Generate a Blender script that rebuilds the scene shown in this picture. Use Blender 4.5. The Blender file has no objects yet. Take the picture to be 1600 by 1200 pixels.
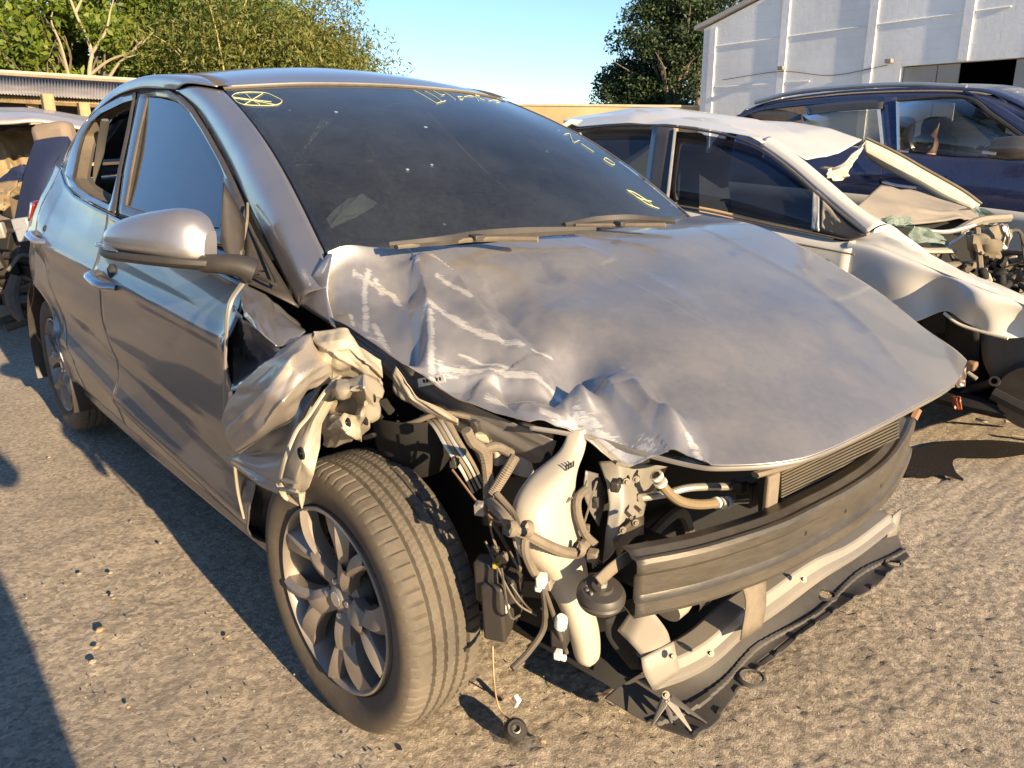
import bpy, bmesh, math, random
import numpy as np
from mathutils import Vector, Matrix

# ---------------------------------------------------------------- camera, sky, sun, exposure
scene = bpy.context.scene
C = scene.collection
SUN_EL, SUN_DIR = math.radians(17.0), (1.0, -0.05)
cam_data = bpy.data.cameras.new('camera'); cam = bpy.data.objects.new('camera', cam_data); C.objects.link(cam)
_yaw, _pitch, _roll = 2.435872, .289695, -.005583
_f = Vector((math.cos(_yaw)*math.cos(_pitch), math.sin(_yaw)*math.cos(_pitch), -math.sin(_pitch)))
_r = _f.cross(Vector((0, 0, 1))).normalized(); _u = _r.cross(_f)
_r, _u = math.cos(_roll)*_r+math.sin(_roll)*_u, -math.sin(_roll)*_r+math.cos(_roll)*_u
cam.matrix_world = Matrix(((_r.x, _u.x, -_f.x, 1.36773), (_r.y, _u.y, -_f.y, -1.50001), (_r.z, _u.z, -_f.z, 1.22493), (0, 0, 0, 1)))
cam_data.sensor_width = 36; cam_data.lens = 28.28; cam_data.clip_end = 3000; cam_data.clip_start = .02
scene.camera = cam
world = bpy.data.worlds.new('World'); scene.world = world; world.use_nodes = True
wn = world.node_tree.nodes; wl = world.node_tree.links
sky = wn.new('ShaderNodeTexSky'); sky.sky_type = 'NISHITA'; sky.sun_disc = False
sky.sun_elevation = SUN_EL; sky.sun_rotation = math.atan2(SUN_DIR[0], SUN_DIR[1])
sky.altitude = 600; sky.air_density = 1.0; sky.dust_density = 0; sky.ozone_density = 3.5
wl.new(sky.outputs[0], wn['Background'].inputs[0]); wn['Background'].inputs[1].default_value = .085
sl = bpy.data.lights.new('sun', 'SUN'); sl.energy = 5.0; sl.angle = math.radians(.5); sl.color = (1, .77, .48)
so = bpy.data.objects.new('sun', sl); C.objects.link(so)
so.rotation_euler = Vector((SUN_DIR[0], SUN_DIR[1], math.hypot(*SUN_DIR)*math.tan(SUN_EL))).to_track_quat('Z', 'Y').to_euler()
scene.view_settings.view_transform = 'Standard'; scene.view_settings.look = 'None'
scene.view_settings.exposure = 1.3; scene.view_settings.gamma = 1
random.seed(7); rng = np.random.default_rng(7)

# ---------------------------------------------------------------- helpers
V = lambda *a: np.array(a, float)
def cr(P, n):
    P = np.array(P, float); m = len(P); t = np.linspace(0, m-1, n); i = np.minimum(t.astype(int), m-2); f = (t-i)[:, None]
    Q = np.vstack([2*P[0]-P[1], P, 2*P[-1]-P[-2]]); a, b, c, d = Q[i], Q[i+1], Q[i+2], Q[i+3]
    return .5*(2*b+(c-a)*f+(2*a-5*b+4*c-d)*f**2+(3*b-a-3*c+d)*f**3)
def lin(P, n):
    P = np.array(P, float); m = len(P); t = np.linspace(0, m-1, n); i = np.minimum(t.astype(int), m-2); f = (t-i)[:, None]
    return P[i]*(1-f)+P[i+1]*f
def arc(P, n, smooth=True):          # resample evenly by length
    D = cr(P, 16*len(P)) if smooth else lin(P, 16*(len(P)-1)+1); s = np.r_[0, np.cumsum(np.linalg.norm(np.diff(D, axis=0), axis=1))]
    t = np.linspace(0, s[-1], n); return np.stack([np.interp(t, s, D[:, k]) for k in range(D.shape[1])], 1)
def hash2(i, j, s): 
    h = np.sin(i*127.1+j*311.7+s*74.7)*43758.5453; return h-np.floor(h)
def vnoise(x, y, s=0):
    i, j = np.floor(x), np.floor(y); f, g = x-i, y-j; f = f*f*(3-2*f); g = g*g*(3-2*g)
    return (hash2(i, j, s)*(1-f)+hash2(i+1, j, s)*f)*(1-g)+(hash2(i, j+1, s)*(1-f)+hash2(i+1, j+1, s)*f)*g
def fbm(x, y, o=4, s=0):
    r, a = 0, .5
    for k in range(o): r = r+a*vnoise(x*2**k, y*2**k, s+k*3); a *= .5
    return r
def link(o, parent=None):
    C.objects.link(o)
    if parent is not None: o.parent = parent; 
    return o
def tag(o, label=None, cat=None, group=None, kind=None):
    for k, v in (('label', label), ('category', cat), ('group', group), ('kind', kind)):
        if v: o[k] = v
    return o
def empty(name, loc, label, cat, group=None, rz=0):
    o = bpy.data.objects.new(name, None); C.objects.link(o); o.location = loc; o.rotation_euler = (0, 0, rz); o.empty_display_size = .1
    return tag(o, label, cat, group)
class MB:
    def __init__(s): s.v = []; s.f = []; s.fm = []
    def add(s, v, f, m=0):
        b = len(s.v); s.v += [tuple(map(float, p)) for p in v]; s.f += [tuple(b+i for i in q) for q in f]; s.fm += [m]*len(f); return s
    def grid(s, R, cu=False, cv=False, m=0, flip=False):
        R = np.array(R, float); n, k = R.shape[:2]; f = []
        for i in range(n-(0 if cu else 1)):
            for j in range(k-(0 if cv else 1)):
                q = (i*k+j, i*k+(j+1) % k, ((i+1) % n)*k+(j+1) % k, ((i+1) % n)*k+j); f.append(q[::-1] if flip else q)
        return s.add(R.reshape(-1, 3), f, m)
    def box(s, c, d, R=None, m=0):
        c = np.array(c, float); h = np.array(d, float)/2
        P = np.array([[x, y, z] for x in (-1, 1) for y in (-1, 1) for z in (-1, 1)])*h
        if R is not None: P = P@np.array(R).T
        return s.add(P+c, [(0, 1, 3, 2), (4, 6, 7, 5), (0, 4, 5, 1), (2, 3, 7, 6), (0, 2, 6, 4), (1, 5, 7, 3)], m)
    def tube(s, P, r, n=8, k=None, smooth=True, caps=True, m=0, rib=None, flat=1.0):
        P = np.array(P, float)
        if k or smooth and len(P) > 2: P = arc(P, k or 6*len(P), smooth)
        N = len(P); r = np.interp(np.linspace(0, 1, N), np.linspace(0, 1, len(np.atleast_1d(r))), np.atleast_1d(r)) if np.ndim(r) else np.full(N, float(r))
        if rib: r = r*(1+rib*(np.arange(N) % 2))
        T = np.gradient(P, axis=0); T /= np.linalg.norm(T, axis=1)[:, None]+1e-9
        u = np.cross(T[0], [0, 0, 1.]); 
        if np.linalg.norm(u) < .05: u = np.cross(T[0], [1., 0, 0])
        u /= np.linalg.norm(u); rows = []
        a = np.linspace(0, 2*np.pi, n, endpoint=False)
        for i in range(N):
            u = u-T[i]*(u@T[i]); u /= np.linalg.norm(u)+1e-9; w = np.cross(T[i], u)
            rows.append(P[i]+r[i]*(np.cos(a)[:, None]*u+flat*np.sin(a)[:, None]*w))
        b = len(s.v); s.grid(rows, cv=True, m=m)
        if caps: s.f += [tuple(b+j for j in range(n)), tuple(b+(N-1)*n+j for j in range(n))[::-1]]; s.fm += [m, m]
        return s
    def lathe(s, prof, c, ax, n=32, m=0, closed=False):     # prof: (radius, along axis)
        ax = np.array(ax, float); ax /= np.linalg.norm(ax); u = np.cross(ax, [0, 0, 1.])
        if np.linalg.norm(u) < .1: u = np.cross(ax, [1., 0, 0])
        u /= np.linalg.norm(u); w = np.cross(ax, u); a = np.linspace(0, 2*np.pi, n, endpoint=False)
        return s.grid([np.array(c)+h*ax+r*(np.cos(a)[:, None]*u+np.sin(a)[:, None]*w) for r, h in prof], cv=True, cu=closed, m=m)
    def prism(s, P, d, m=0):                              # polygon extruded along d
        P = np.array(P, float); n = len(P); d = np.array(d, float)
        return s.add(np.vstack([P, P+d]), [tuple(range(n))[::-1], tuple(range(n, 2*n))]+[(i, (i+1) % n, n+(i+1) % n, n+i) for i in range(n)], m)
    def mesh(s, name, mats, smooth=True, angle=35):
        me = bpy.data.meshes.new(name); me.from_pydata(s.v, [], s.f)
        for mm in (mats if isinstance(mats, (list, tuple)) else [mats]): me.materials.append(mm)
        me.polygons.foreach_set('material_index', s.fm); me.polygons.foreach_set('use_smooth', [smooth]*len(s.f))
        me.validate(); bm = bmesh.new(); bm.from_mesh(me); bmesh.ops.recalc_face_normals(bm, faces=bm.faces); bm.to_mesh(me); bm.free()
        if smooth: me.set_sharp_from_angle(angle=math.radians(angle))
        return me
    def build(s, name, mats, parent=None, smooth=True, angle=35, solid=0, bevel=0, off=0, label=None):
        o = link(bpy.data.objects.new(name, s.mesh(name, mats, smooth, angle)), parent)
        if solid: d = o.modifiers.new('thickness', 'SOLIDIFY'); d.thickness = solid; d.offset = off
        if bevel: d = o.modifiers.new('bevel', 'BEVEL'); d.width = bevel; d.segments = 2; d.limit_method = 'ANGLE'
        if label: o['label'] = label
        return o
def loft(curves, nu, nv, su=True, sv=True):   # curves: rows of points, any length each
    R = np.array([arc(c, nv, sv) if len(c) > 2 else lin(c, nv) for c in curves])
    return np.stack([(cr if su and len(curves) > 2 else lin)(R[:, j], nu) for j in range(nv)], 1)
def crumple(cage, nu, nv, amp, freq, seed, sharp=True):     # control cage -> folded sheet with dents
    cage = np.array(cage, float); a, b = cage.shape[:2]
    R = np.stack([lin(cage[:, j], nu) for j in range(b)], 1); R = np.stack([lin(R[i], nv) for i in range(nu)], 0)
    for _ in range(2):
        S = R.copy(); S[1:-1, 1:-1] = (R[1:-1, 1:-1]*2+R[:-2, 1:-1]+R[2:, 1:-1]+R[1:-1, :-2]+R[1:-1, 2:])/6; R = S
    du, dv = np.gradient(R, axis=0), np.gradient(R, axis=1); N = np.cross(du, dv); N /= np.linalg.norm(N, axis=2)[..., None]+1e-9
    U, W = np.meshgrid(np.linspace(0, 1, nv), np.linspace(0, 1, nu))
    r = np.random.default_rng(seed); n = .5*(fbm(U*freq, W*freq, 2, seed)-.4)
    for k in range(int(freq*3)):            # straight folds of bent sheet metal
        u0, v0, th, w, ln = r.uniform(), r.uniform(), r.uniform(0, np.pi), r.uniform(.05, .20), r.uniform(.15, .5)
        d = (U-u0)*np.cos(th)+(W-v0)*np.sin(th); l = -(U-u0)*np.sin(th)+(W-v0)*np.cos(th)
        n = n+r.choice((-1, 1))*r.uniform(.3, 1)*np.maximum(0, 1-np.abs(d)/w)*np.exp(-(l/ln)**2)
    return R+N*(amp*n)[..., None]
def inpoly(x, y, P):
    P = np.array(P); r = np.zeros(np.shape(x), bool)
    for (x0, y0), (x1, y1) in zip(P, np.roll(P, -1, 0)):
        c = ((y0 > y) != (y1 > y)) & (x < (x1-x0)*(y-y0)/(y1-y0+1e-12)+x0); r ^= c
    return r

# ---------------------------------------------------------------- materials
def mat(name, col, rough=.6, metal=0, coat=0, dust=0, dustcol=(.36, .29, .21), bump=0, bscale=60, var=.12, vscale=4, spec=.5, attr=None, attrcol=(.78, .72, .62), stretch=(1, 1, 1), dscale=3.0, patch=0):
    m = bpy.data.materials.new(name); m.use_nodes = True; nt = m.node_tree; N = nt.nodes; L = nt.links
    b = N['Principled BSDF']; b.inputs['Roughness'].default_value = rough; b.inputs['Metallic'].default_value = metal
    b.inputs['Coat Weight'].default_value = coat; b.inputs['Coat Roughness'].default_value = .06; b.inputs['Specular IOR Level'].default_value = spec
    tc = N.new('ShaderNodeTexCoord'); mp = N.new('ShaderNodeMapping'); mp.inputs['Scale'].default_value = stretch; L.new(tc.outputs['Object'], mp.inputs[0])
    def noise(sc, det=5, ro=.6, src=None):
        n = N.new('ShaderNodeTexNoise'); n.inputs['Scale'].default_value = sc; n.inputs['Detail'].default_value = det; n.inputs['Roughness'].default_value = ro
        L.new((src or mp).outputs[0], n.inputs['Vector']); return n
    def ramp(src, a, c, lo=0, hi=1):
        r = N.new('ShaderNodeMapRange'); r.inputs[1].default_value = a; r.inputs[2].default_value = c; r.inputs[3].default_value = lo; r.inputs[4].default_value = hi
        L.new(src, r.inputs[0]); return r.outputs[0]
    def mix(fac, A, B):
        x = N.new('ShaderNodeMix'); x.data_type = 'RGBA'
        if isinstance(fac, (int, float)): x.inputs[0].default_value = fac
        else: L.new(fac, x.inputs[0])
        for i, q in ((6, A), (7, B)):
            if isinstance(q, tuple): x.inputs[i].default_value = (*q, 1)
            else: L.new(q, x.inputs[i])
        return x.outputs[2]
    n1 = noise(vscale)
    c = mix(ramp(n1.outputs[0], .3, .7), tuple(max(0, k*(1-var)) for k in col), tuple(min(1, k*(1+var)) for k in col))
    if dust:
        n2 = noise(dscale, 7, .65); n3 = noise(dscale*14, 4, .7)
        ad = N.new('ShaderNodeMath'); ad.operation = 'MULTIPLY_ADD'; ad.inputs[1].default_value = .35; L.new(n3.outputs[0], ad.inputs[0]); L.new(n2.outputs[0], ad.inputs[2])
        f = ramp(ad.outputs[0], .5, .85, dust*.5, min(1, dust*1.3))
        if patch:           # wiped, cleaner spots with clear borders
            n5 = noise(patch, 3, .45); mq_ = N.new('ShaderNodeMath'); mq_.operation = 'MULTIPLY'; L.new(f, mq_.inputs[0]); L.new(ramp(n5.outputs[0], .36, .39, .4, 1), mq_.inputs[1]); f = mq_.outputs[0]
        c = mix(f, c, dustcol); L.new(ramp(f, 0, 1, rough, .9), b.inputs['Roughness'])
        if metal: L.new(ramp(f, 0, 1, metal, 0), b.inputs['Metallic'])
        if coat: L.new(ramp(f, 0, .8, coat, .05), b.inputs['Coat Weight'])
    if attr:
        at = N.new('ShaderNodeAttribute'); at.attribute_name = attr; mp2 = N.new('ShaderNodeMapping'); mp2.vector_type = 'TEXTURE'; mp2.inputs['Scale'].default_value = (1/10, 1/75, 1/30); mp2.inputs['Rotation'].default_value = (0, 0, .75); L.new(tc.outputs['Object'], mp2.inputs[0])
        n4 = noise(2.6, 8, .8, mp2); mu = N.new('ShaderNodeMath'); mu.operation = 'MULTIPLY_ADD'; mu.inputs[1].default_value = .41
        L.new(n4.outputs[0], mu.inputs[2]); L.new(at.outputs['Fac'], mu.inputs[0])
        f2 = ramp(mu.outputs[0], .79, .87, 0, .9); c = mix(f2, c, attrcol)
    L.new(c, b.inputs['Base Color'])
    if bump:
        nb = noise(bscale, 6, .65); bp = N.new('ShaderNodeBump'); bp.inputs['Strength'].default_value = min(1, bump); bp.inputs['Distance'].default_value = .002*max(1, bump); L.new(nb.outputs[0], bp.inputs['Height']); L.new(bp.outputs[0], b.inputs['Normal'])
    return m
def glass(name, tint, dust, refl=1.0, dustcol=(.4, .38, .36), dscale=2.2, ior=1.6, specks=0):
    m = bpy.data.materials.new(name); m.use_nodes = True; N = m.node_tree.nodes; L = m.node_tree.links; N.remove(N['Principled BSDF'])
    tr = N.new('ShaderNodeBsdfTransparent'); tr.inputs[0].default_value = (*tint, 1)
    gl = N.new('ShaderNodeBsdfGlossy'); gl.inputs['Roughness'].default_value = .02; gl.inputs[0].default_value = (refl, refl, refl, 1)
    df = N.new('ShaderNodeBsdfDiffuse'); df.inputs[0].default_value = (*dustcol, 1)
    lw_ = N.new('ShaderNodeLayerWeight'); lw_.inputs[0].default_value = .5; pw_ = N.new('ShaderNodeMath'); pw_.operation = 'POWER'; pw_.inputs[1].default_value = 5; L.new(lw_.outputs['Facing'], pw_.inputs[0])
    f0 = ((ior-1)/(ior+1))**2; fr = N.new('ShaderNodeMath'); fr.operation = 'MULTIPLY_ADD'; fr.inputs[1].default_value = 1-f0; fr.inputs[2].default_value = f0; L.new(pw_.outputs[0], fr.inputs[0])
    m1 = N.new('ShaderNodeMixShader'); L.new(fr.outputs[0], m1.inputs[0]); L.new(tr.outputs[0], m1.inputs[1]); L.new(gl.outputs[0], m1.inputs[2])
    tc = N.new('ShaderNodeTexCoord'); n = N.new('ShaderNodeTexNoise'); n.inputs['Scale'].default_value = dscale; n.inputs['Detail'].default_value = 8; n.inputs['Roughness'].default_value = .7; L.new(tc.outputs['Object'], n.inputs['Vector'])
    n2 = N.new('ShaderNodeTexNoise'); n2.inputs['Scale'].default_value = 90; n2.inputs['Detail'].default_value = 3; L.new(tc.outputs['Object'], n2.inputs['Vector'])
    ad = N.new('ShaderNodeMath'); ad.operation = 'MULTIPLY_ADD'; ad.inputs[1].default_value = .3; L.new(n2.outputs[0], ad.inputs[0]); L.new(n.outputs[0], ad.inputs[2])
    r = N.new('ShaderNodeMapRange'); r.inputs[1].default_value = .45; r.inputs[2].default_value = .9; r.inputs[3].default_value = dust*.4; r.inputs[4].default_value = dust*1.6; L.new(ad.outputs[0], r.inputs[0])
    fac = r.outputs[0]
    if specks:          # dried splashes
        vo = N.new('ShaderNodeTexVoronoi'); vo.inputs['Scale'].default_value = specks; L.new(tc.outputs['Object'], vo.inputs['Vector'])
        sr = N.new('ShaderNodeMapRange'); sr.inputs[1].default_value = .10; sr.inputs[2].default_value = .06; sr.inputs[3].default_value = 0; sr.inputs[4].default_value = .8; L.new(vo.outputs['Distance'], sr.inputs[0])
        sp_ = N.new('ShaderNodeSeparateColor'); L.new(vo.outputs['Color'], sp_.inputs[0]); gt = N.new('ShaderNodeMath'); gt.operation = 'GREATER_THAN'; gt.inputs[1].default_value = .72; L.new(sp_.outputs[0], gt.inputs[0])
        mm = N.new('ShaderNodeMath'); mm.operation = 'MULTIPLY_ADD'; L.new(sr.outputs[0], mm.inputs[0]); L.new(gt.outputs[0], mm.inputs[1]); L.new(fac, mm.inputs[2]); fac = mm.outputs[0]
    m2 = N.new('ShaderNodeMixShader'); L.new(fac, m2.inputs[0]); L.new(m1.outputs[0], m2.inputs[1]); L.new(df.outputs[0], m2.inputs[2])
    L.new(m2.outputs[0], N['Material Output'].inputs[0]); return m
M = {}
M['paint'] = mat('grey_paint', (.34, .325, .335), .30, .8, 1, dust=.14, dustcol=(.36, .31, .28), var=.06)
M['paint_side'] = mat('grey_paint_shaded_dusty_side', (.17, .165, .175), .33, .8, .8, dust=.16, dustcol=(.30, .24, .18), var=.06, stretch=(.5, 1, 3))  # dusty, and a darker base puts the side's shade into the colour
M['hood'] = mat('grey_paint_scraped', (.37, .352, .34), .27, .82, 1, dust=.20, dustcol=(.38, .33, .285), var=.03, attr='scrape', dscale=5, patch=3.0)
M['primer'] = mat('bare_apron_metal', (.36, .32, .25), .5, .1, .2, dust=.25, var=.1, vscale=14, bump=.2, bscale=30)
M['metal'] = mat('beam_metal', (.085, .08, .072), .34, .72, 0, dust=.2, var=.25, vscale=9, bump=.15, bscale=80, stretch=(1, 1, 5))
M['greymetal'] = mat('painted_frame_metal', (.26, .25, .23), .45, .3, .3, dust=.3, var=.1)
M['black'] = mat('black_plastic', (.018, .018, .02), .45, 0, 0, dust=.09, var=.2)
M['trim'] = mat('black_gloss_trim', (.02, .022, .027), .18, 0, .8, dust=.1)
M['rubber'] = mat('black_rubber', (.022, .021, .02), .75, 0, 0, dust=.25)
M['tyre'] = mat('dusty_tyre', (.035, .032, .028), .85, 0, 0, dust=.58, dustcol=(.19, .158, .12), bump=.3, bscale=120, dscale=5)
M['wall'] = mat('tyre_sidewall', (.028, .026, .023), .75, 0, 0, dust=.45, dustcol=(.22, .17, .12), bump=.15, bscale=120, dscale=4)
M['rim'] = mat('wheel_alloy', (.30, .27, .24), .33, .85, .4, dust=.4, dustcol=(.30, .23, .17), dscale=6)
M['rimdark'] = mat('wheel_dark_pocket', (.012, .012, .012), .6, 0, 0, dust=.1)
M['chrome'] = mat('chrome', (.75, .75, .75), .1, 1, 0, dust=.12)
M['dark'] = mat('dark_interior', (.035, .035, .037), .8, 0, 0)
M['fabric'] = mat('seat_cloth', (.035, .034, .034), .9, 0, 0, bump=.3, bscale=200)
M['void'] = mat('engine_bay_shade', (.008, .0075, .007), .8, 0, 0)  # near-black colour stands in for the shade inside bays and holes
M['white_pl'] = mat('milky_plastic', (.47, .43, .35), .42, 0, .1, dust=.2, dustcol=(.5, .4, .28), var=.05)
M['hose'] = mat('dusty_hose', (.045, .038, .03), .7, 0, 0, dust=.45)
M['alu'] = mat('aluminium', (.62, .59, .54), .35, .9, 0, dust=.2)
M['fin'] = mat('radiator_fin', (.10, .085, .06), .5, .5, 0, dust=.2)
M['shield'] = mat('shield_plastic', (.03, .03, .033), .55, 0, 0, dust=.22, dustcol=(.22, .19, .15), bump=.1)
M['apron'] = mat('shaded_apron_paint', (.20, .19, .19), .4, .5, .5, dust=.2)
M['rust'] = mat('rusty_steel', (.20, .09, .045), .8, .2, 0, dust=.3)
M['label'] = mat('white_label', (.75, .73, .68), .6, var=.04)
M['ink'] = mat('black_ink', (.03, .03, .03), .6)
M['yellow'] = mat('yellow_plastic', (.6, .42, .05), .5)
M['cloth'] = mat('airbag_cloth', (.8, .78, .68), .9, bump=.2, bscale=150)
M['torn'] = mat('sunlit_scuffed_fender_paint', (.40, .36, .32), .42, .45, .3, dust=.2, var=.08)  # warmer, lighter base carries the sunlight on the folded fender
M['chalk'] = mat('yellow_marker', (.55, .58, .30), .8, var=.1, vscale=40)
M['screen'] = glass('windscreen_glass', (.42, .45, .47), .05, 1.0, (.36, .40, .48), ior=1.65, specks=16)  # bluish dust colour also stands in for the sky's reflection
M['window'] = glass('tinted_window', (.02, .025, .03), .02, 1.0, ior=3.0)
M['lens'] = glass('lamp_lens', (.7, .7, .7), .1)

# ---------------------------------------------------------------- ground
def ground():
    def axis(lo, hi, a, b, st):
        mid = list(np.arange(a, b, st)); L = []; R = []; s = st; x = a
        while x > lo: s *= 1.07; x -= s; L.append(x)
        s = st; x = mid[-1]
        while x < hi: s *= 1.07; x += s; R.append(x)
        return np.array(L[::-1]+mid+R)
    xs = axis(-400, 200, -1.3, 1.0, .0075); ys = axis(-200, 400, -1.35, .9, .0085)
    X, Y = np.meshgrid(xs, ys, indexing='ij')
    near = np.exp(-np.maximum(0, np.hypot(X-.2, Y+.3)-2.2)/1.6)
    z = (fbm(X*1.1, Y*1.1, 3, 1)-.45)*.03
    z += (fbm(X*9+3, Y*14, 3, 5)-.47)*.014*near
    rough = np.clip((X+Y*.55+.62)*1.6, 0, 1)          # coarse gravel to the front, rolled earth along the side
    z += ((fbm(X*64, Y*70, 2, 11)-.45)*.010)*near*(.45+.55*rough)
    z -= np.clip(.05, 0, 1)*0+.006
    mb = MB().grid(np.stack([X, Y, z], 2))
    m = mat('dirt_ground', (.37, .31, .24), .95, var=.16, vscale=.9, bump=2.8, bscale=190)
    nt = m.node_tree; N = nt.nodes; L = nt.links; b = N['Principled BSDF']
    tc = N.new('ShaderNodeTexCoord'); vo = N.new('ShaderNodeTexVoronoi'); vo.inputs['Scale'].default_value = 95; L.new(tc.outputs['Object'], vo.inputs['Vector'])
    hs = N.new('ShaderNodeMix'); hs.data_type = 'RGBA'; hs.blend_type = 'OVERLAY'; hs.inputs[0].default_value = .45
    bw = N.new('ShaderNodeRGBToBW'); L.new(vo.outputs['Color'], bw.inputs[0]); L.new(b.inputs['Base Color'].links[0].from_socket, hs.inputs[6]); L.new(bw.outputs[0], hs.inputs[7]); L.new(hs.outputs[2], b.inputs['Base Color'])
    o = mb.build('ground', m, angle=180); tag(o, kind='structure')
ground()

# ---------------------------------------------------------------- the wrecked grey car (front axle at x = 0, nose towards +x)
car = empty('wrecked_car', (-1.3, 0, 0), 'dusty grey sedan with torn-off front bumper and crushed front right corner', 'car')
def part(mb, name, m, parent=None, **k):
    p = parent if parent is not None else car
    o = mb.build(name, m, p, **k)
    if p.type == 'EMPTY': o.matrix_parent_inverse = p.matrix_basis.inverted()
    return o
BX = [-3.45, -3.2, -2.8, -2.45, -2.332, -2.17, -1.946, -1.601, -1.248, -.37, .2]
BY = [-.54, -.58, -.645, -.70, -.71, -.735, -.76, -.785, -.80, -.80, -.78]
BZ = [1.03, 1.08, 1.125, 1.15, 1.14, 1.089, 1.056, 1.034, 1.014, .930, .90]
PX = [-3.45, -3.35, -3.2, -2.95, -2.75, -2.5, -2.2, -1.42, -.6, -.25, .2]
PW = [.76, .83, .89, .945, .975, 1.0, .995, 1.0, .99, .985, .96]
def side(x, f):
    zb = np.interp(x, BX, BZ); yb = np.interp(x, BX, BY); z = .20+f*(zb-.20)
    y = np.interp(f, [0, .05, .10, .14, .25, .42, .55, .66, .80, .88, .95, 1], [-.765, -.79, -.792, -.825, -.846, -.838, -.847, -.859, -.857, -.848, -.828, -.805])*np.interp(x, PX, PW)
    y = y*(1-np.interp(x, [-3.3, -2.8, -2.2], [.11, .085, 0])*np.clip((f-.4)/.4, 0, 1))
    w = np.clip((f-.72)/.28, 0, 1)**1.5
    return np.stack([x, y*(1-w)+(yb)*w, z], -1)
def fz(x, z): return (z-.20)/(np.interp(x, BX, BZ)-.20)
def panel(x0, x1, n, nf=60, f0=.10, f1=1., low=None):
    F = np.linspace(0, 1, nf)[:, None]; S = np.linspace(0, 1, n)[None, :]
    f = f0+F*(f1-f0)+0*S
    xa = np.interp(f, *x0) if isinstance(x0, tuple) else x0; xb = np.interp(f, *x1) if isinstance(x1, tuple) else x1
    x = xa+(xb-xa)*S+0*f
    if low is not None:
        lo = fz(x, low(x)); lo = np.maximum(lo, f0); f = lo+F*(f1-lo)
    return side(x, f)
flip = lambda R: np.array(R)*np.array([1, -1, 1])
ARCH_R = .362
def archz(xc):
    return lambda x: np.where(np.abs(x-xc) < ARCH_R, .30+np.sqrt(np.maximum(0, ARCH_R**2-(x-xc)**2)), .0)
# gaps: B gap and rear door rear edge
GB = ([.1, .45, .8, 1.], [-1.44, -1.425, -1.415, -1.40]); GB2 = ([.1, .45, .8, 1.], [-1.448, -1.433, -1.423, -1.408])
GC = ([.1, .28, .42, .55, .75, 1.], [-1.93, -1.98, -2.14, -2.27, -2.36, -2.33]); GC2 = (GC[0], [a-.008 for a in GC[1]])
GF = ([.1, .5, .9, 1.], [-.40, -.37, -.36, -.37])
def crease(R):      # body-side relief: shoulder line and a scooped lower third
    R = R.copy(); x, z = R[..., 0], R[..., 2]
    l = .80+.075*(-x-.4)/2.0
    R[..., 1] += -.010*np.exp(-((z-l)/.022)**2)+.014*np.exp(-((z-l+.07)/.06)**2)*np.clip((-x-.2), 0, 1)
    l2 = .33+.16*np.clip((-x-.4)/1.7, 0, 1)
    R[..., 1] += -.010*np.exp(-((z-l2)/.025)**2)+.016*np.exp(-((z-l2-.10)/.07)**2)
    return R
for s in (-1, 1):
    fl = (lambda R: R) if s < 0 else flip
    R = crease(panel(GB, GF, 60))
    if s < 0:   # front edge of the door kinked by the crash
        R[..., 1] += .02*np.exp(-((R[..., 0]+.36)/.05)**2)*np.sin(R[..., 2]*14)
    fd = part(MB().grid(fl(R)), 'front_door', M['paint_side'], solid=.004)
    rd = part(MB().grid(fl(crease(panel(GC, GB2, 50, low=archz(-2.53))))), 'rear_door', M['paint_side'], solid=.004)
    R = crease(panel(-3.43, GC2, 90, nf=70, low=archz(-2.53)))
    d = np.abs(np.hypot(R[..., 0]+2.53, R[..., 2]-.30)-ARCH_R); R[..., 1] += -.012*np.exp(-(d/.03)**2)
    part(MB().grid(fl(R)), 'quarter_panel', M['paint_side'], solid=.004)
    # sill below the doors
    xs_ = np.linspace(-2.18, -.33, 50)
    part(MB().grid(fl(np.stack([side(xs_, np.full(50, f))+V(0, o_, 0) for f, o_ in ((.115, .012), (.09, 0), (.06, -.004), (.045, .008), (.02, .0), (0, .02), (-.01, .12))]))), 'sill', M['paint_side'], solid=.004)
    # door inner shells keep daylight out of the gaps
    part(MB().grid(fl(crease(panel(-2.1, -.42, 40))+V(0, .05, 0))), 'door_inner', M['dark'], solid=.003)
    # wheel housings
    for xc in ((-2.53,) if s < 0 else (-2.53, 0)):
        a = np.linspace(-.35, np.pi+.35, 28)
        part(MB().grid([[(xc+ (ARCH_R+.002)*math.cos(t), s*y, .30+(ARCH_R+.002)*math.sin(t)) for y in (.835, .78, .6)] for t in a]).grid([[(xc+r*math.cos(t), s*.598, .30+r*math.sin(t)) for r in (ARCH_R, .2, 0)] for t in a]), 'wheel_housing', M['black'])

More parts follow.
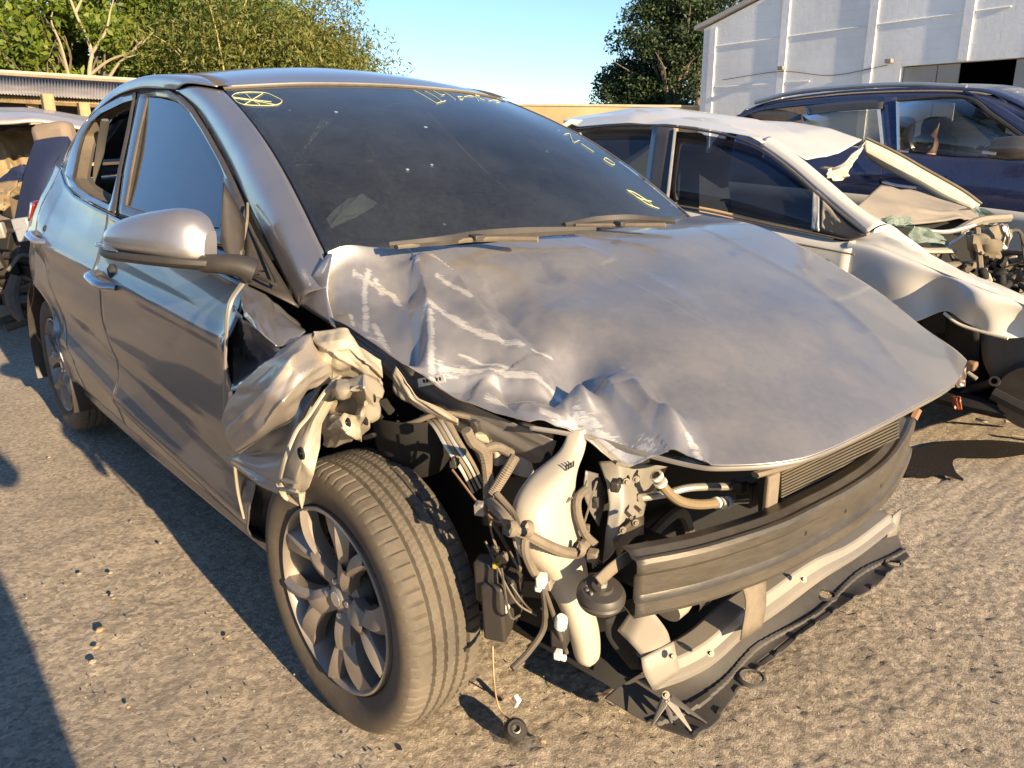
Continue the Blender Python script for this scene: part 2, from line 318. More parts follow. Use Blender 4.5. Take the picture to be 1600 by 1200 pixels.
# greenhouse curves of the right side (door-frame line over the windows, A-pillar base to C-pillar base)
RAIL = [(-.316, -.70, .872), (-.456, -.69, .979), (-.643, -.66, 1.079), (-.866, -.62, 1.193), (-1.113, -.585, 1.317), (-1.306, -.575, 1.39), (-1.575, -.575, 1.411), (-1.75, -.575, 1.412),
        (-1.937,-.578,1.399), (-2.082,-.6,1.364), (-2.167,-.622,1.329), (-2.231,-.65,1.28), (-2.291,-.68,1.216), (-2.302,-.705,1.155)]
WSB = [(-.262, -.648, .995), (-.185, -.36, .995), (-.15, 0, .995), (-.185, .36, .995), (-.262, .648, .995)]
WST = [(-1.05, -.528, 1.380), (-1.00, -.29, 1.396), (-.985, 0, 1.402), (-1.00, .29, 1.396), (-1.05, .528, 1.380)]
def wsgrid(n, lo=0, hi=1, ulo=0, uhi=1):
    b, t = cr(WSB, 201), cr(WST, 201); k = np.linspace(ulo, uhi, n); idx = k*200
    b = np.stack([np.interp(idx, np.arange(201), b[:, i]) for i in range(3)], 1); t = np.stack([np.interp(idx, np.arange(201), t[:, i]) for i in range(3)], 1)
    v = np.linspace(lo, hi, n)[:, None, None]; return (1-v)*b+v*t+np.sin(np.pi*v)*V(.02, 0, .035)
DITCH = [(-1.05, -.545, 1.388), (-1.17, -.535, 1.418), (-1.35, -.525, 1.44), (-1.6, -.52, 1.452), (-1.9, -.515, 1.44), (-2.15, -.51, 1.40), (-2.32, -.51, 1.345), (-2.55, -.52, 1.26), (-2.75, -.54, 1.17)]
for s in (-1, 1):
    fl = (lambda R: R) if s < 0 else flip
    # A-pillar skin: between the door-frame line and the windscreen edge
    wedge = wsgrid(40)[:, 0]+V(-.004, -.006, .003)
    low = arc(RAIL[:6], 40); inner = np.vstack([[(-.205, -.685, .93)], wedge[:-1]]); inner = arc(inner, 40)
    mid = (low+inner)/2+V(.004, -.016, .010)
    part(MB().grid(fl(loft([low, mid, inner], 13, 60))), 'a_pillar', M['paint'], solid=.003)
    lowr = arc(RAIL[5:], 60); dr = arc(DITCH, 60); mid = (lowr+dr)/2+V(0, -.020, .014)
    part(MB().grid(fl(loft([lowr, mid, dr], 13, 60))), 'roof_rail', M['paint'], solid=.003)
    # C-pillar skin down to the shoulder
    lowc = arc([(-2.34, -.712, 1.14), (-2.5, -.716, 1.15), (-2.8, -.70, 1.125)], 20); upc = arc(RAIL[9:], 30)[::-1]
    part(MB().grid(fl(loft([[RAIL[-1], (-2.42, -.69, 1.14), (-2.8, -.64, 1.122)], [RAIL[-2], (-2.5, -.645, 1.19), (-2.78, -.57, 1.15)], [RAIL[-4], (-2.45, -.57, 1.285), (-2.75, -.545, 1.172)]], 12, 20))), 'c_pillar', M['paint'], solid=.003)
    # moulding in the roof ditch
    dd = arc(DITCH[:7], 50)
    part(MB().grid(fl(np.stack([dd+V(0, 0, .001), dd+V(.0, .010, .003), dd+V(0, .028, .004), dd+V(0, .034, .001)]))), 'roof_moulding', M['rubber'])
# roof
rl = arc(DITCH[:7], 40)+V(0, .034, -.001); rows = []
hd = cr(WST, 41)
for i in range(40):
    t = i/39; yy = np.linspace(rl[i, 1], -rl[i, 1], 41); u = yy/abs(rl[i, 1])
    xc = np.interp(t, [0, .1, 1], [-.99, -1.12, -2.44]); cz = .020+.022*min(1, t*4)
    x = rl[i, 0]+(xc-rl[i, 0])*(1-u**2); zz = rl[i, 2]+cz*(1-u**2)
    rows.append(np.stack([x, yy, zz], 1))
rows[0] = hd+V(-.004, 0, .006)
part(MB().grid(rows), 'roof', M['paint'], solid=.003)
part(MB().tube(hd[0:39]+V(.002, 0, .003), .004, 6, 60), 'windscreen_seal', M['rubber'])
part(MB().tube(hd[1:37]+V(-.004, 0, .0085), .0030, 6, 60), 'roof_edge', M['alu'])
# rear glass, boot lid, tail
part(MB().grid(loft([[(-2.36, -.47, 1.35), (-2.45, 0, 1.39), (-2.36, .47, 1.35)], [(-2.58, -.5, 1.245), (-2.66, 0, 1.27), (-2.58, .5, 1.245)], [(-2.78, -.53, 1.155), (-2.86, 0, 1.165), (-2.78, .53, 1.155)]], 12, 20)), 'rear_glass', M['window'], solid=.004)
part(MB().grid(loft([[(-2.78, -.62, 1.135), (-2.86, 0, 1.15), (-2.78, .62, 1.135)], [(-3.15, -.57, 1.09), (-3.2, 0, 1.12), (-3.15, .57, 1.09)], [(-3.36, -.53, 1.06), (-3.42, 0, 1.085), (-3.36, .53, 1.06)]], 12, 20)), 'boot_lid', M['paint'], solid=.003)
part(MB().grid(loft([[(-3.37, -.55, 1.055), (-3.43, 0, 1.08), (-3.37, .55, 1.055)], [(-3.42, -.60, .8), (-3.48, 0, .8), (-3.42, .60, .8)], [(-3.46, -.67, .55), (-3.53, 0, .55), (-3.46, .67, .55)], [(-3.42, -.66, .25), (-3.5, 0, .25), (-3.42, .66, .25)]], 20, 20)), 'rear_bumper', M['paint'], solid=.004)
for s in (-1, 1): part(MB().grid(loft([[(-3.16, s*.672, .96), (-3.28, s*.66, .965), (-3.41, s*.58, .965)], [(-3.20, s*.695, .88), (-3.30, s*.68, .87), (-3.43, s*.60, .87)]], 6, 12)), 'tail_lamp', mat('tail_lens', (.25, .02, .015), .15, 0, 1), solid=.01)

# side windows of both sides
FW = [(-1.551,-.586,1.382), (-1.445,-.588,1.379), (-1.336,-.593,1.37), (-1.234,-.595,1.351), (-1.147,-.6,1.321), (-1.022,-.615,1.265), (-.866,-.638,1.188), (-.803,-.65,1.153), (-.785,-.659,1.133), (-.751,-.681,1.086), (-.671,-.724,1.026), (-.715,-.732,1.023), (-.825,-.741,1.024), (-.991,-.752,1.029), (-1.177,-.763,1.04), (-1.3,-.771,1.051), (-1.39,-.713,1.155), (-1.481,-.648,1.272)]
FO = [(-1.669,-.577,1.398), (-1.474,-.576,1.4), (-1.35,-.582,1.39), (-1.233,-.585,1.368), (-1.131,-.592,1.333), (-.987,-.61,1.266), (-.822,-.635,1.184), (-.729,-.651,1.134), (-.642,-.668,1.083), (-.601,-.686,1.047), (-.458,-.758,.992), (-.577,-.764,.992), (-.759,-.768,.998), (-.964,-.772,1.006), (-1.158,-.781,1.013), (-1.307,-.79,1.017), (-1.462,-.714,1.154), (-1.564,-.647,1.273)]
RW = [(-1.685,-.588,1.379), (-1.801,-.591,1.374), (-1.914,-.598,1.36), (-2.033,-.606,1.346), (-2.134,-.623,1.316), (-2.177,-.651,1.265), (-2.147,-.679,1.216), (-2.045,-.738,1.111), (-1.909,-.754,1.082), (-1.7,-.766,1.06), (-1.448,-.775,1.045), (-1.523,-.714,1.153), (-1.614,-.647,1.274)]
RO = [(-1.702,-.573,1.405), (-1.865,-.576,1.4), (-1.986,-.584,1.385), (-2.112,-.597,1.363), (-2.19,-.617,1.327), (-2.26,-.649,1.269), (-2.269,-.678,1.218), (-2.259,-.718,1.146), (-2.07,-.751,1.088), (-1.8,-.772,1.049), (-1.35,-.79,1.018), (-1.489,-.714,1.153), (-1.578,-.647,1.273)]
def ring(A, B, n=90, closed=True):
    A, B = [arc(list(P)+[P[0]], n*4, False) for P in (A, B)]; k = np.arange(0, n*4, 2); return A[k], B[k]
def ringp(A, B, n=8):           # pointwise, keeps correspondence
    A, B = list(A)+[A[0]], list(B)+[B[0]]; return lin(A, n*len(A)), lin(B, n*len(B))
def planar(P):
    P = np.array(P); A = np.c_[P[:, 0], P[:, 2], np.ones(len(P))]; k = np.linalg.lstsq(A, P[:, 1], rcond=None)[0]; Q = P.copy(); Q[:, 1] = A@k; return Q
def paned(P, fl, n=10):           # gently curved pane: quadratic fit through its outline
    P = lin(list(P)+[P[0]], 6*len(P))[:-1]; B = lambda x, z: np.stack([x**0, x, z, x*z, z*z, x*x], -1); k = np.linalg.lstsq(B(P[:, 0], P[:, 2]), P[:, 1], rcond=None)[0]; c = P.mean(0); rows = []
    for t in np.linspace(0, .9, n):
        Q = P+(c-P)*t; Q[:, 1] = (B(Q[:, 0], Q[:, 2])@k)*1+.010; rows.append(Q)
    R = fl(np.array(rows)); return MB().grid(R, cv=True).add(R[-1], [tuple(range(len(P)))])
def fillpoly(P): return MB().add(P, [tuple(range(len(P)))])
for s in (-1, 1):
    fl = (lambda R: np.array(R)) if s < 0 else flip
    A, B = ringp(FW, FO)
    dr_ = part(MB().grid(fl([B, (A+B)/2+V(0, -.006, 0), A, A+V(0, .016, 0)])), 'window_frame', M['trim'] if s < 0 else M['trim'], solid=.002)
    part(paned(FW, fl), 'front_window', M['window'])
    part(MB().tube(fl(np.array(FW+[FW[0]])+V(0, .003, 0)), .004, 6, smooth=False), 'window_seal', M['rubber'])
    A, B = ringp(RW, RO)
    part(MB().grid(fl([B, (A+B)/2+V(0, -.006, 0), A, A+V(0, .012, 0)])), 'window_frame', M['trim'], solid=.002)
    part(MB().grid(fl([A+V(0, .013, 0), A+V(0, .05, .0), A+V(0, .055, 0)*1+(A.mean(0)-A)*.06])), 'window_channel', mat('dusty_channel', (.05, .04, .03), .9, dust=.25))
    if s > 0: part(fillpoly(fl(planar(RW)+V(0, .012, 0))), 'rear_window', M['window'], solid=.004)
    P = [FO[0], FO[-1], FO[-2], FO[-3]]; Q = [RO[0], RO[-1], RO[-2], RO[-3]]
    part(MB().grid(fl(loft([[FO[-3], FO[-2], FO[-1], FO[0]], [RO[-3], RO[-2], RO[-1], RO[0]]], 3, 12))+V(0, .004*-s, 0)), 'b_pillar', M['trim'], solid=.002)
    # strip between window frames and belt, and between frames and the roof rail
    belt = np.array([side(x, 1.) for x in np.linspace(-2.33, -.37, 60)])
    top = arc([RO[7], RO[8], RO[9], RO[10], FO[-3], FO[-4], FO[-5], FO[-6], FO[-7], FO[-8]], 60, False)
    part(MB().grid(fl([belt+V(0, .004, 0), belt+V(0, .0, .006), (belt+top)/2+V(0, -.002, .004), top+V(0, .004, 0)])), 'belt_moulding', M['trim'], solid=.002)
    up = arc(RO[7::-1]+FO[0:9], 90, False); rr = arc(RAIL[::-1][:-1], 90)
    part(MB().grid(fl([up+V(0, .008, 0), (up+rr)/2+V(0, .010, 0), rr+V(0, .006, 0)])), 'door_seal', M['rubber'])
# black sail panel ahead of the door window
SAIL = [(-.56,-.7,1.05), (-.305,-.705,.874), (-.335,-.745,.902), (-.41,-.785,.929)]
part(MB().grid(loft([[SAIL[0], SAIL[1]], [(-.479,-.745,.977), SAIL[2]], [SAIL[3], SAIL[3]]], 8, 8, sv=False)), 'sail_panel', M['black'], solid=.004)
part(MB().tube([(-.541,-.705,1.047), (-.441,-.72,.986), (-.334,-.74,.931), (-.34,-.755,.935), (-.411,-.775,.95)], .004, 6), 'sail_rib', M['black'])
part(MB().grid(loft([[(-.539,-.755,1.143), (-.535,-.715,1.053)], [(-.484,-.8,1.011), (-.405,-.79,.931)]], 6, 4)), 'mirror_sail', M['black'], solid=.004)
part(MB().tube([(-.606,-.675,1.088), (-.536,-.71,1.052), (-.483,-.75,.999), (-.417,-.785,.972), (-.373,-.8,.936)], .0035, 6), 'door_edge_seal', M['hose'])

# windscreen, cowl
ws = part(MB().grid(wsgrid(40)), 'windscreen', M['screen'], solid=.005)
for k, (a, b, c, d) in enumerate(((0, .055, 0, 1), (.95, 1, 0, 1), (0, 1, 0, .035), (0, 1, .965, 1))):
    part(MB().grid(wsgrid(20, a, b, c, d)+V(-.006, 0, -.004)), 'windscreen_border', M['trim'], parent=ws)
# cowl and wipers
cw = cr(WSB, 60)
part(MB().grid([cw+V(-.01, 0, .004), cw+V(.02, 0, -.012), cw+V(.03, 0, -.05), cw+V(.03, 0, -.12)]), 'cowl', mat('dusty_cowl', (.06, .05, .04), .8, dust=.7, dustcol=(.33, .26, .18)), solid=.003)
def wiper(a, b, c, d):
    w = part(MB().tube([a, b, c], [.012, .010, .008], 6, 20, flat=.6), 'wiper_arm', M['hose'])
    part(MB().tube(np.array(d), [.006, .011, .011, .006], 6, 24, flat=1.3), 'wiper_blade', M['black'], parent=w)
    part(MB().box(np.array(b)+V(0, 0, .004), (.03, .03, .014)), 'wiper_clip', M['black'], parent=w, bevel=.003)
wiper((.019,-.272,1.02), (-.089,-.361,1.018), (-.114,-.56,1.015), [(-.133,-.567,1.018), (-.095,-.455,1.022), (-.119,-.29,1.022), (-.05,-.015,1.02)])
wiper((.021,.172,1.022), (-.073,.105,1.02), (-.168,.035,1.018), [(-.175,-.001,1.02), (-.177,.117,1.024), (-.135,.213,1.026), (-.043,.293,1.02)])

# hood: four border curves, then dents
#HOODEDGES
H_REAR = [(-.235,-.66,1.0), (-.199,-.54,1.0), (-.137,-.295,1.0), (-.14,.01,1.0), (-.172,.301,1.0), (-.255,.70,1.0)]
H_LEFT = [(-.255,.70,1.0), (-.056,.70,.982), (.143,.70,.916), (.345,.70,.83), (.477,.70,.752), (.565,.70,.707), (.605,.69,.684)]
H_RIGHT = [(-.235,-.66,1.0), (-.232,-.675,.939), (-.199,-.69,.872), (-.109,-.69,.86), (.034,-.665,.825), (.085,-.64,.795), (.207,-.6,.747), (.305,-.551,.72)]
H_FRONT = [(.305,-.551,.72), (.351,-.508,.712), (.405,-.461,.7), (.476,-.435,.69), (.561,-.394,.68), (.607,-.364,.68), (.674,-.279,.685), (.701,-.164,.69), (.706,.131,.7), (.683,.408,.695), (.605,.69,.684)]
#END
def coons(r, f, l, R, n):
    r, f, l, R = [cr(a, n) for a in (r, f, l, R)]
    u = np.linspace(0, 1, n)[None, :, None]; v = np.linspace(0, 1, n)[:, None, None]
    Q = (1-v)*r[None]+v*f[None]+(1-u)*R[:, None]+u*l[:, None]
    Q = Q-((1-u)*(1-v)*r[0]+u*(1-v)*r[-1]+(1-u)*v*f[0]+u*v*f[-1])
    Q[..., 2] += (.028*np.sin(np.pi*u)**.8*np.sin(np.pi*v)**.8)[..., 0]
    return Q
HN = 260
H = coons(H_REAR, H_FRONT, H_LEFT, H_RIGHT, HN)
hx, hy = H[..., 0].copy(), H[..., 1].copy()
def segdist(x, y, P):
    d = np.full(x.shape, 9.); side_ = np.zeros(x.shape); tt = np.zeros(x.shape); n = len(P)-1
    for k in range(n):
        a, b = np.array(P[k]), np.array(P[k+1]); e = b-a; t = np.clip(((x-a[0])*e[0]+(y-a[1])*e[1])/(e@e), 0, 1)
        q = np.hypot(x-a[0]-t*e[0], y-a[1]-t*e[1]); sd = (x-a[0])*e[1]-(y-a[1])*e[0]; u = q < d
        side_ = np.where(u, np.sign(sd), side_); tt = np.where(u, (k+t)/n, tt); d = np.minimum(d, q)
    return d, side_, tt
dz = np.zeros_like(hx)
def ridge(P, h, w1, w2=None, taper=True):     # sharp crest, different fall-off on the two sides
    global dz
    d, sd, t = segdist(hx, hy, P); d = np.maximum(0, d-.0015); w = np.where(sd > 0, w1, w2 or w1); dz = dz+h*(.65*np.maximum(0, 1-d/(2.0*w))+.35*np.exp(-d/w))*(np.sin(np.pi*np.clip(t*.9+.05, 0, 1))**.6 if taper else 1)
def dent(p, rx, ry, h, rot=0, pw=2):
    global dz
    x, y = hx-p[0], hy-p[1]; c, s_ = math.cos(rot), math.sin(rot); a, b = (x*c+y*s_)/rx, (-x*s_+y*c)/ry
    dz = dz+h*np.exp(-(a*a+b*b)**(pw/2))
ridge([(-.129,-.5), (-.094,-.478), (-.027,-.453), (.086,-.473)], .016, .035, .012)
ridge([(.001,-.398), (.105,-.424), (.201,-.44)], -.010, .012, .04)
dent((.148,-.527), .13, .09, -.012)
ridge([(-.119,-.503), (-.065,-.519), (.019,-.567), (.072,-.617), (.086,-.634)], .020, .022, .05)
dent((.024,-.628), .045, .05, -.020)
dent((-.065,-.631), .09, .06, -.012)
ridge([(-.188,-.616), (-.109,-.587), (.018,-.572)], .007, .02)
dent((.123,-.606), .06, .06, -.012)
ridge([(.179,-.534), (.172,-.562), (.184,-.601)], .010, .018, .06)
dent((.219,-.521), .06, .05, -.010)
ridge([(.297,-.477), (.286,-.512), (.276,-.561)], .020, .045, .045)
ridge([(.297,-.477), (.332,-.484), (.353,-.497)], .018, .04, .04)
ridge([(.297,-.477), (.333,-.45), (.372,-.455)], .012, .014)
dent((.282,-.451), .055, .08, -.034, .5)
dent((.313,-.386), .07, .08, -.012)
ridge([(.34,-.395), (.393,-.408), (.484,-.41)], .012, .012, .03)
ridge([(.393,-.363), (.462,-.384), (.555,-.38)], .013, .03, .012)
dent((.436,-.417), .05, .05, -.010)
dent((.517,-.377), .03, .03, .008)
ridge([(.356,-.482), (.427,-.45), (.516,-.411)], -.010, .01)
dent((-.178,-.622), .10, .06, .006)
dz += (fbm(hx*9, hy*9, 3, 4)-.45)*.020*np.exp(-(((hx-.12)/.30)**2+((hy+.58)/.22)**2))
ridge([(.035,.405), (.3,.403), (.523,.35), (.622,.276)], .0035, .010, .05, True)
ridge([(-.044,-.077), (.134,-.033), (.358,-.058)], .0025, .05, .012, True)
dz[hy < -.2] *= 1; DK = np.where((hx > .05) & (hy > -.1), 1.0, 2.6); dz = dz*DK*(.35+.65*np.clip(np.linspace(0, 1, HN)[None, :]/.05, 0, 1)); H[..., 2] += dz; H[..., 0] -= dz*.3
mb = MB().grid(H)
hood = part(mb, 'hood', M['hood'], solid=.0025, angle=30, label='scraped grey bonnet with its right corner crumpled')
sc = np.zeros(HN*HN)
for P, w in (([(-.192,-.621), (-.128,-.582)], 0.007), ([(-.139,-.586), (-.117,-.572), (-.09,-.574)], 0.013), ([(-.174,-.596), (-.156,-.618), (-.085,-.667)], 0.012), ([(-.093,-.641), (-.022,-.658)], 0.012), ([(-.146,-.663), (-.106,-.681)], 0.008), ([(-.134,-.498), (-.104,-.503)], 0.011), ([(-.109,-.485), (-.027,-.449)], 0.007), ([(.008,-.564), (.053,-.532), (.114,-.5), (.172,-.46)], 0.013), ([(.098,-.611), (.176,-.525), (.274,-.445)], 0.009), ([(.106,-.568), (.181,-.508)], 0.006), ([(.024,-.569), (.093,-.626)], 0.013), ([(-.051,-.492), (.028,-.465)], 0.010), ([(.187,-.447), (.218,-.424)], 0.005), ([(.207,-.573), (.272,-.517)], 0.018), ([(.357,-.479), (.414,-.454), (.489,-.424)], 0.016), ([(.55,-.381), (.574,-.385)], 0.010), ([(.283,-.479), (.305,-.473)], 0.012), ([(-.156,-.588), (-.129,-.59)], 0.010), ([(-.058,-.675), (-.052,-.656)], 0.010), ([(.312,-.523), (.347,-.505)], 0.012)):
    d, _, _ = segdist(hx, hy, P); sc = np.maximum(sc, np.exp(-(d/w)**2).ravel())
at = hood.data.attributes.new('scrape', 'FLOAT', 'POINT'); at.data.foreach_set('value', sc.astype(np.float32))
# folded hem and inner frame of the hood along its front and right edges
fe = cr(H_FRONT, 80)
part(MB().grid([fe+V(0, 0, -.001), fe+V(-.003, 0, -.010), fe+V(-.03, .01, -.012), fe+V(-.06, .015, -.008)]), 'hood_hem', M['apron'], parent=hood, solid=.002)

# door handles
def handle(c, parent, name='door_handle'):
    c = np.array(c); h = part(MB().tube([c+V(.085, .004, -.012), c+V(.055, -.026, -.006), c+V(0, -.034, .002), c+V(-.06, -.028, .010), c+V(-.09, .004, .014)], [.013, .017, .017, .018, .013], 12, 24, flat=.75), name, M['chrome'], parent=parent)
    part(MB().lathe([(.001, -.006), (.018, -.005), (.028, .004), (.030, .012)], c+V(.012, .012, .020), (.05, 1, .1), 18), 'handle_recess', M['dark'], parent=h)
rdoor = [o for o in car.children if o.name.startswith('rear_door')][0]; fdoor = [o for o in car.children if o.name.startswith('front_door')][0]
handle((-1.269,-.862,.837), fdoor); handle((-2.195,-.842,.888), rdoor)

# right mirror
mir = [(-.662,-.99,1.022), (-.465,-.93,1.091), (-.393,-.88,1.098), (-.346,-.86,1.007)]
mc = np.array((-.514,-.905,1.034))
ax_u = np.array((-.389,-.85,1.009))-np.array((-.673,-.985,1.017)); L_ = np.linalg.norm(ax_u); ax_u /= L_
fw = V(.80, -.55, .1); fw = fw-ax_u*(fw@ax_u); fw /= np.linalg.norm(fw); upv = np.cross(ax_u, fw); upv = upv if upv[2] > 0 else -upv
base = np.array((-.673,-.985,1.017)); rows = []; PT = [(0, .006, -.004, .01), (.04, .018, -.014, .03), (.15, .040, -.022, .055), (.35, .062, -.026, .075), (.6, .078, -.028, .085), (.8, .085, -.030, .080), (.93, .070, -.034, .06), (1.0, .040, -.036, .03)]
a = np.linspace(0, 2*np.pi, 28, endpoint=False)
for t, hi, lo, dp in PT:
    r = []
    for q in a:
        c_, s_ = math.cos(q), math.sin(q); zz = hi*abs(s_)**.8 if s_ > 0 else lo*abs(s_)**.5
        xx = dp*abs(c_)**.7*(1 if c_ > 0 else -.25)
        r.append(base+ax_u*L_*t+upv*zz+fw*xx)
    rows.append(r)
R = np.stack([cr(np.array(rows)[:, j], 30) for j in range(28)], 1)
mirror = part(MB().grid(R, cv=True).add(R[-1], [tuple(range(28))]).add(R[0], [tuple(range(28))]), 'mirror_housing', M['paint'], angle=60)
def mrow(t, z, d): return base+ax_u*L_*t+upv*z+fw*d
low = [[mrow(t, z, d) for t, d in ((.02, .03), (.2, .064), (.5, .088), (.85, .088), (1.08, .045), (1.2, .0))] for z in (-.020, -.034, -.050)]
low[2] = [p+fw*-.03+upv*.008 for p in low[2]]; low.append([p+fw*-.06 for p in low[2]])
part(MB().grid(loft(low, 8, 24)), 'mirror_base', M['black'], parent=mirror, solid=.004)
part(MB().tube([mrow(.0, -.008, .012), mrow(.06, -.010, .046), mrow(.2, -.012, .069), mrow(.4, -.018, .089)], [.006, .010, .009, .002], 8, 20, flat=.6), 'indicator', M['lens'], parent=mirror)
part(MB().tube([mrow(1.0, -.030, .03), mrow(1.12, -.028, .02), mrow(1.22, -.03, .0), mrow(1.3, -.04, -.02)], [.024, .026, .030, .034], 14, 16, flat=.8), 'mirror_arm', M['black'], parent=mirror)

# wheels
def tyre_mesh(R=.299, wd=.185):
    h = wd/2; n = 432
    prof = [(.206, -.066), (.213, -.078), (.236, -.0885), (.258, -.0925), (.273, -.091), (.283, -.0865), (.290, -.0805), (.2948, -.0735)]
    tread = []; ys = np.linspace(-.068, .068, 45)
    for y in ys:
        g = any(abs(y-q) < .0030 for q in (-.041, -.014, .014, .041)); tread.append((R-(.009 if g else 0)-.0035*(y/.068)**4, y, g))
    full = [(r, y, 's') for r, y in prof]+[(r, y, 'g' if g else 't') for r, y, g in tread]+[(r, -y, 's') for r, y in prof[::-1]]
    rows = []; a = np.linspace(0, 2*np.pi, n, endpoint=False); k = np.arange(n)
    for r, y, c in full:
        rr = np.full(n, r); aa = a+0
        if c == 's' and r > .284: rr = rr-.0035*((k % 6) == 0)
        if c == 't' and abs(y) > .045: rr = rr-.0045*((k % 6) == 0)
        if c == 't' and abs(y) <= .045: rr = rr-.0025*(((k+(y*900).__int__()) % 6) == 0)
        rows.append(np.stack([rr*np.cos(aa), np.full(n, y), rr*np.sin(aa)], 1))
    mb = MB(); mb.grid(rows, cv=True); ns = len(prof)
    for i in range(len(mb.f)):
        row = i//n; mb.fm[i] = 0 if (ns-3 <= row < len(full)-ns+2) else 1
    return mb.mesh('tyre', [M['tyre'], M['wall']], angle=28)
def wheel_meshes():
    out = {'tyre': tyre_mesh()}
    mb = MB().lathe([(.2085, -.068), (.2075, -.084), (.2025, -.0865), (.199, -.082), (.194, -.070), (.186, -.03), (.18, .05), (.2, .08), (.212, .085)], (0, 0, 0), (0, 1, 0), 72)
    out['rim'] = mb.mesh('rim', M['rim'])
    out['rim_well'] = MB().lathe([(.196, -.045), (.187, -.02), (.18, .04), (.05, .05), (.01, .05)], (0, 0, 0), (0, 1, 0), 48).mesh('rim_well', M['rimdark'])
    out['brake_disc'] = MB().lathe([(.128, .012), (.128, .0), (.07, .0), (.065, -.02), (.01, -.02)], (0, 0, 0), (0, 1, 0), 40).mesh('brake_disc', M['metal'])
    def spoke(a0):        # one Y spoke: a root that forks into a sharp arm and a wide twisted blade
        m = MB()
        def arm(r0, r1, an0, an1, w0, w1, y0, y1, tw):
            rows = []
            for t in np.linspace(0, 1, 11):
                r = r0+t*(r1-r0); an = a0+an0+(an1-an0)*t**1.15; w = w0+(w1-w0)*t**.8; e = np.array([math.cos(an), 0, math.sin(an)]); q = np.array([-math.sin(an), 0, math.cos(an)]); y = y0+(y1-y0)*t-.012*math.sin(t*2.6); c = e*r
                rows.append([c-q*w*.5+V(0, y+.032, 0), c-q*w*.5+V(0, y+.004+tw*t, 0), c-q*w*.18+V(0, y-.006, 0), c+q*w*.12+V(0, y-.002, 0), c+q*w*.5+V(0, y+.010-tw*t*.6, 0), c+q*w*.5+V(0, y+.034, 0)])
            m.grid(np.array(rows))
        arm(.030, .112, 0, .02, .052, .056, -.060, -.072, 0)
        arm(.092, .201, -.11, -.28, .028, .036, -.070, -.078, .004)
        arm(.092, .201, .13, .36, .032, .072, -.070, -.070, .016)
        return m.mesh('spoke', M['rim'], angle=25)
    out['spokes'] = [spoke(2*math.pi*k/5+.35) for k in range(5)]
    out['hub'] = MB().lathe([(.001, -.074), (.020, -.074), (.027, -.070), (.030, -.064), (.052, -.058), (.060, -.05), (.062, -.02)], (0, 0, 0), (0, 1, 0), 30).mesh('hub', M['rim'])
    out['nut'] = MB().lathe([(.001, -.072), (.007, -.071), (.0085, -.066), (.0085, -.05)], (0, 0, 0), (0, 1, 0), 8).mesh('nut', M['chrome'])
    out['nut_well'] = MB().lathe([(.0165, -.0605), (.015, -.060), (.001, -.0595)], (0, 0, 0), (0, 1, 0), 14).mesh('nut_well', M['rimdark'])
    return out
WMESH = wheel_meshes()
def wheel(loc, rz, parent, spin=0, mirror=False):
    Mx = Matrix.Translation(loc) @ Matrix.Rotation(rz+(math.pi if mirror else 0), 4, 'Z') @ Matrix.Rotation(spin, 4, 'Y')
    w = link(bpy.data.objects.new('wheel', None), parent); w.empty_display_size = .1
    w.matrix_parent_inverse = parent.matrix_basis.inverted(); w.matrix_basis = Mx
    def ad(n, me, T=None):
        o = link(bpy.data.objects.new(n, me), w)
        if T is not None: o.matrix_basis = T
        return o
    for k in ('tyre', 'rim', 'rim_well', 'brake_disc', 'hub'): ad(k, WMESH[k])
    for s_ in WMESH['spokes']: ad('spoke', s_)
    for k in range(4):
        an = k*math.pi/2+.6; T = Matrix.Translation((.040*math.cos(an), -.002, .040*math.sin(an))); ad('wheel_nut', WMESH['nut'], T); ad('nut_well', WMESH['nut_well'], T)
    ad('wheel_badge', MB().lathe([(.001, -.0755), (.016, -.0755), (.018, -.073)], (0, 0, 0), (0, 1, 0), 20).mesh('wheel_badge', M['chrome']))
    return w
wheel((-.030, -.735, .299), math.radians(3), car, .5)
wheel((-2.53, -.715, .304), 0, car, 1.2)
wheel((-2.53, .715, .304), 0, car, 0, True); wheel((0, .715, .304), math.radians(3), car, 0, True)

# marker writing on the glass
def scribble(P, name='marker_stroke', r=.0011):
    part(MB().tube(np.array(P)+V(.004, 0, .0035), r, 5, max(8, 5*len(P))), name, M['chalk'], parent=ws)
scribble([(-.973,-.539,1.355), (-.993,-.519,1.364), (-.997,-.487,1.369), (-.983,-.457,1.369), (-.962,-.438,1.366), (-.921,-.431,1.354), (-.887,-.43,1.343), (-.864,-.452,1.332), (-.865,-.481,1.328), (-.877,-.512,1.328), (-.894,-.537,1.33), (-.92,-.546,1.337), (-.958,-.541,1.35), (-.973,-.539,1.355)])
scribble([(-.98,-.494,1.363), (-.925,-.501,1.345), (-.883,-.499,1.331)])
scribble([(-.965,-.45,1.365), (-.925,-.501,1.345), (-.893,-.54,1.329)])
scribble([(-.967,-.54,1.353), (-.925,-.501,1.345), (-.889,-.461,1.339)])
scribble([(-.954,-.542,1.349), (-.921,-.504,1.343), (-.857,-.458,1.329)])
scribble([(-.956,.064,1.392), (-.898,.062,1.373), (-.82,.057,1.346)])
scribble([(-.82,.057,1.346), (-.855,.118,1.357)])
scribble([(-.958,.109,1.391), (-.906,.108,1.374), (-.852,.097,1.356)])
scribble([(-.966,.151,1.393), (-.924,.15,1.379), (-.929,.168,1.38)])
scribble([(-.962,.19,1.39), (-.921,.183,1.377), (-.883,.176,1.364)])
scribble([(-.926,.216,1.377), (-.894,.202,1.366), (-.895,.217,1.366), (-.923,.236,1.375), (-.926,.221,1.376)])
scribble([(-.931,.25,1.376), (-.959,.298,1.382), (-.945,.31,1.376), (-.902,.289,1.364)])
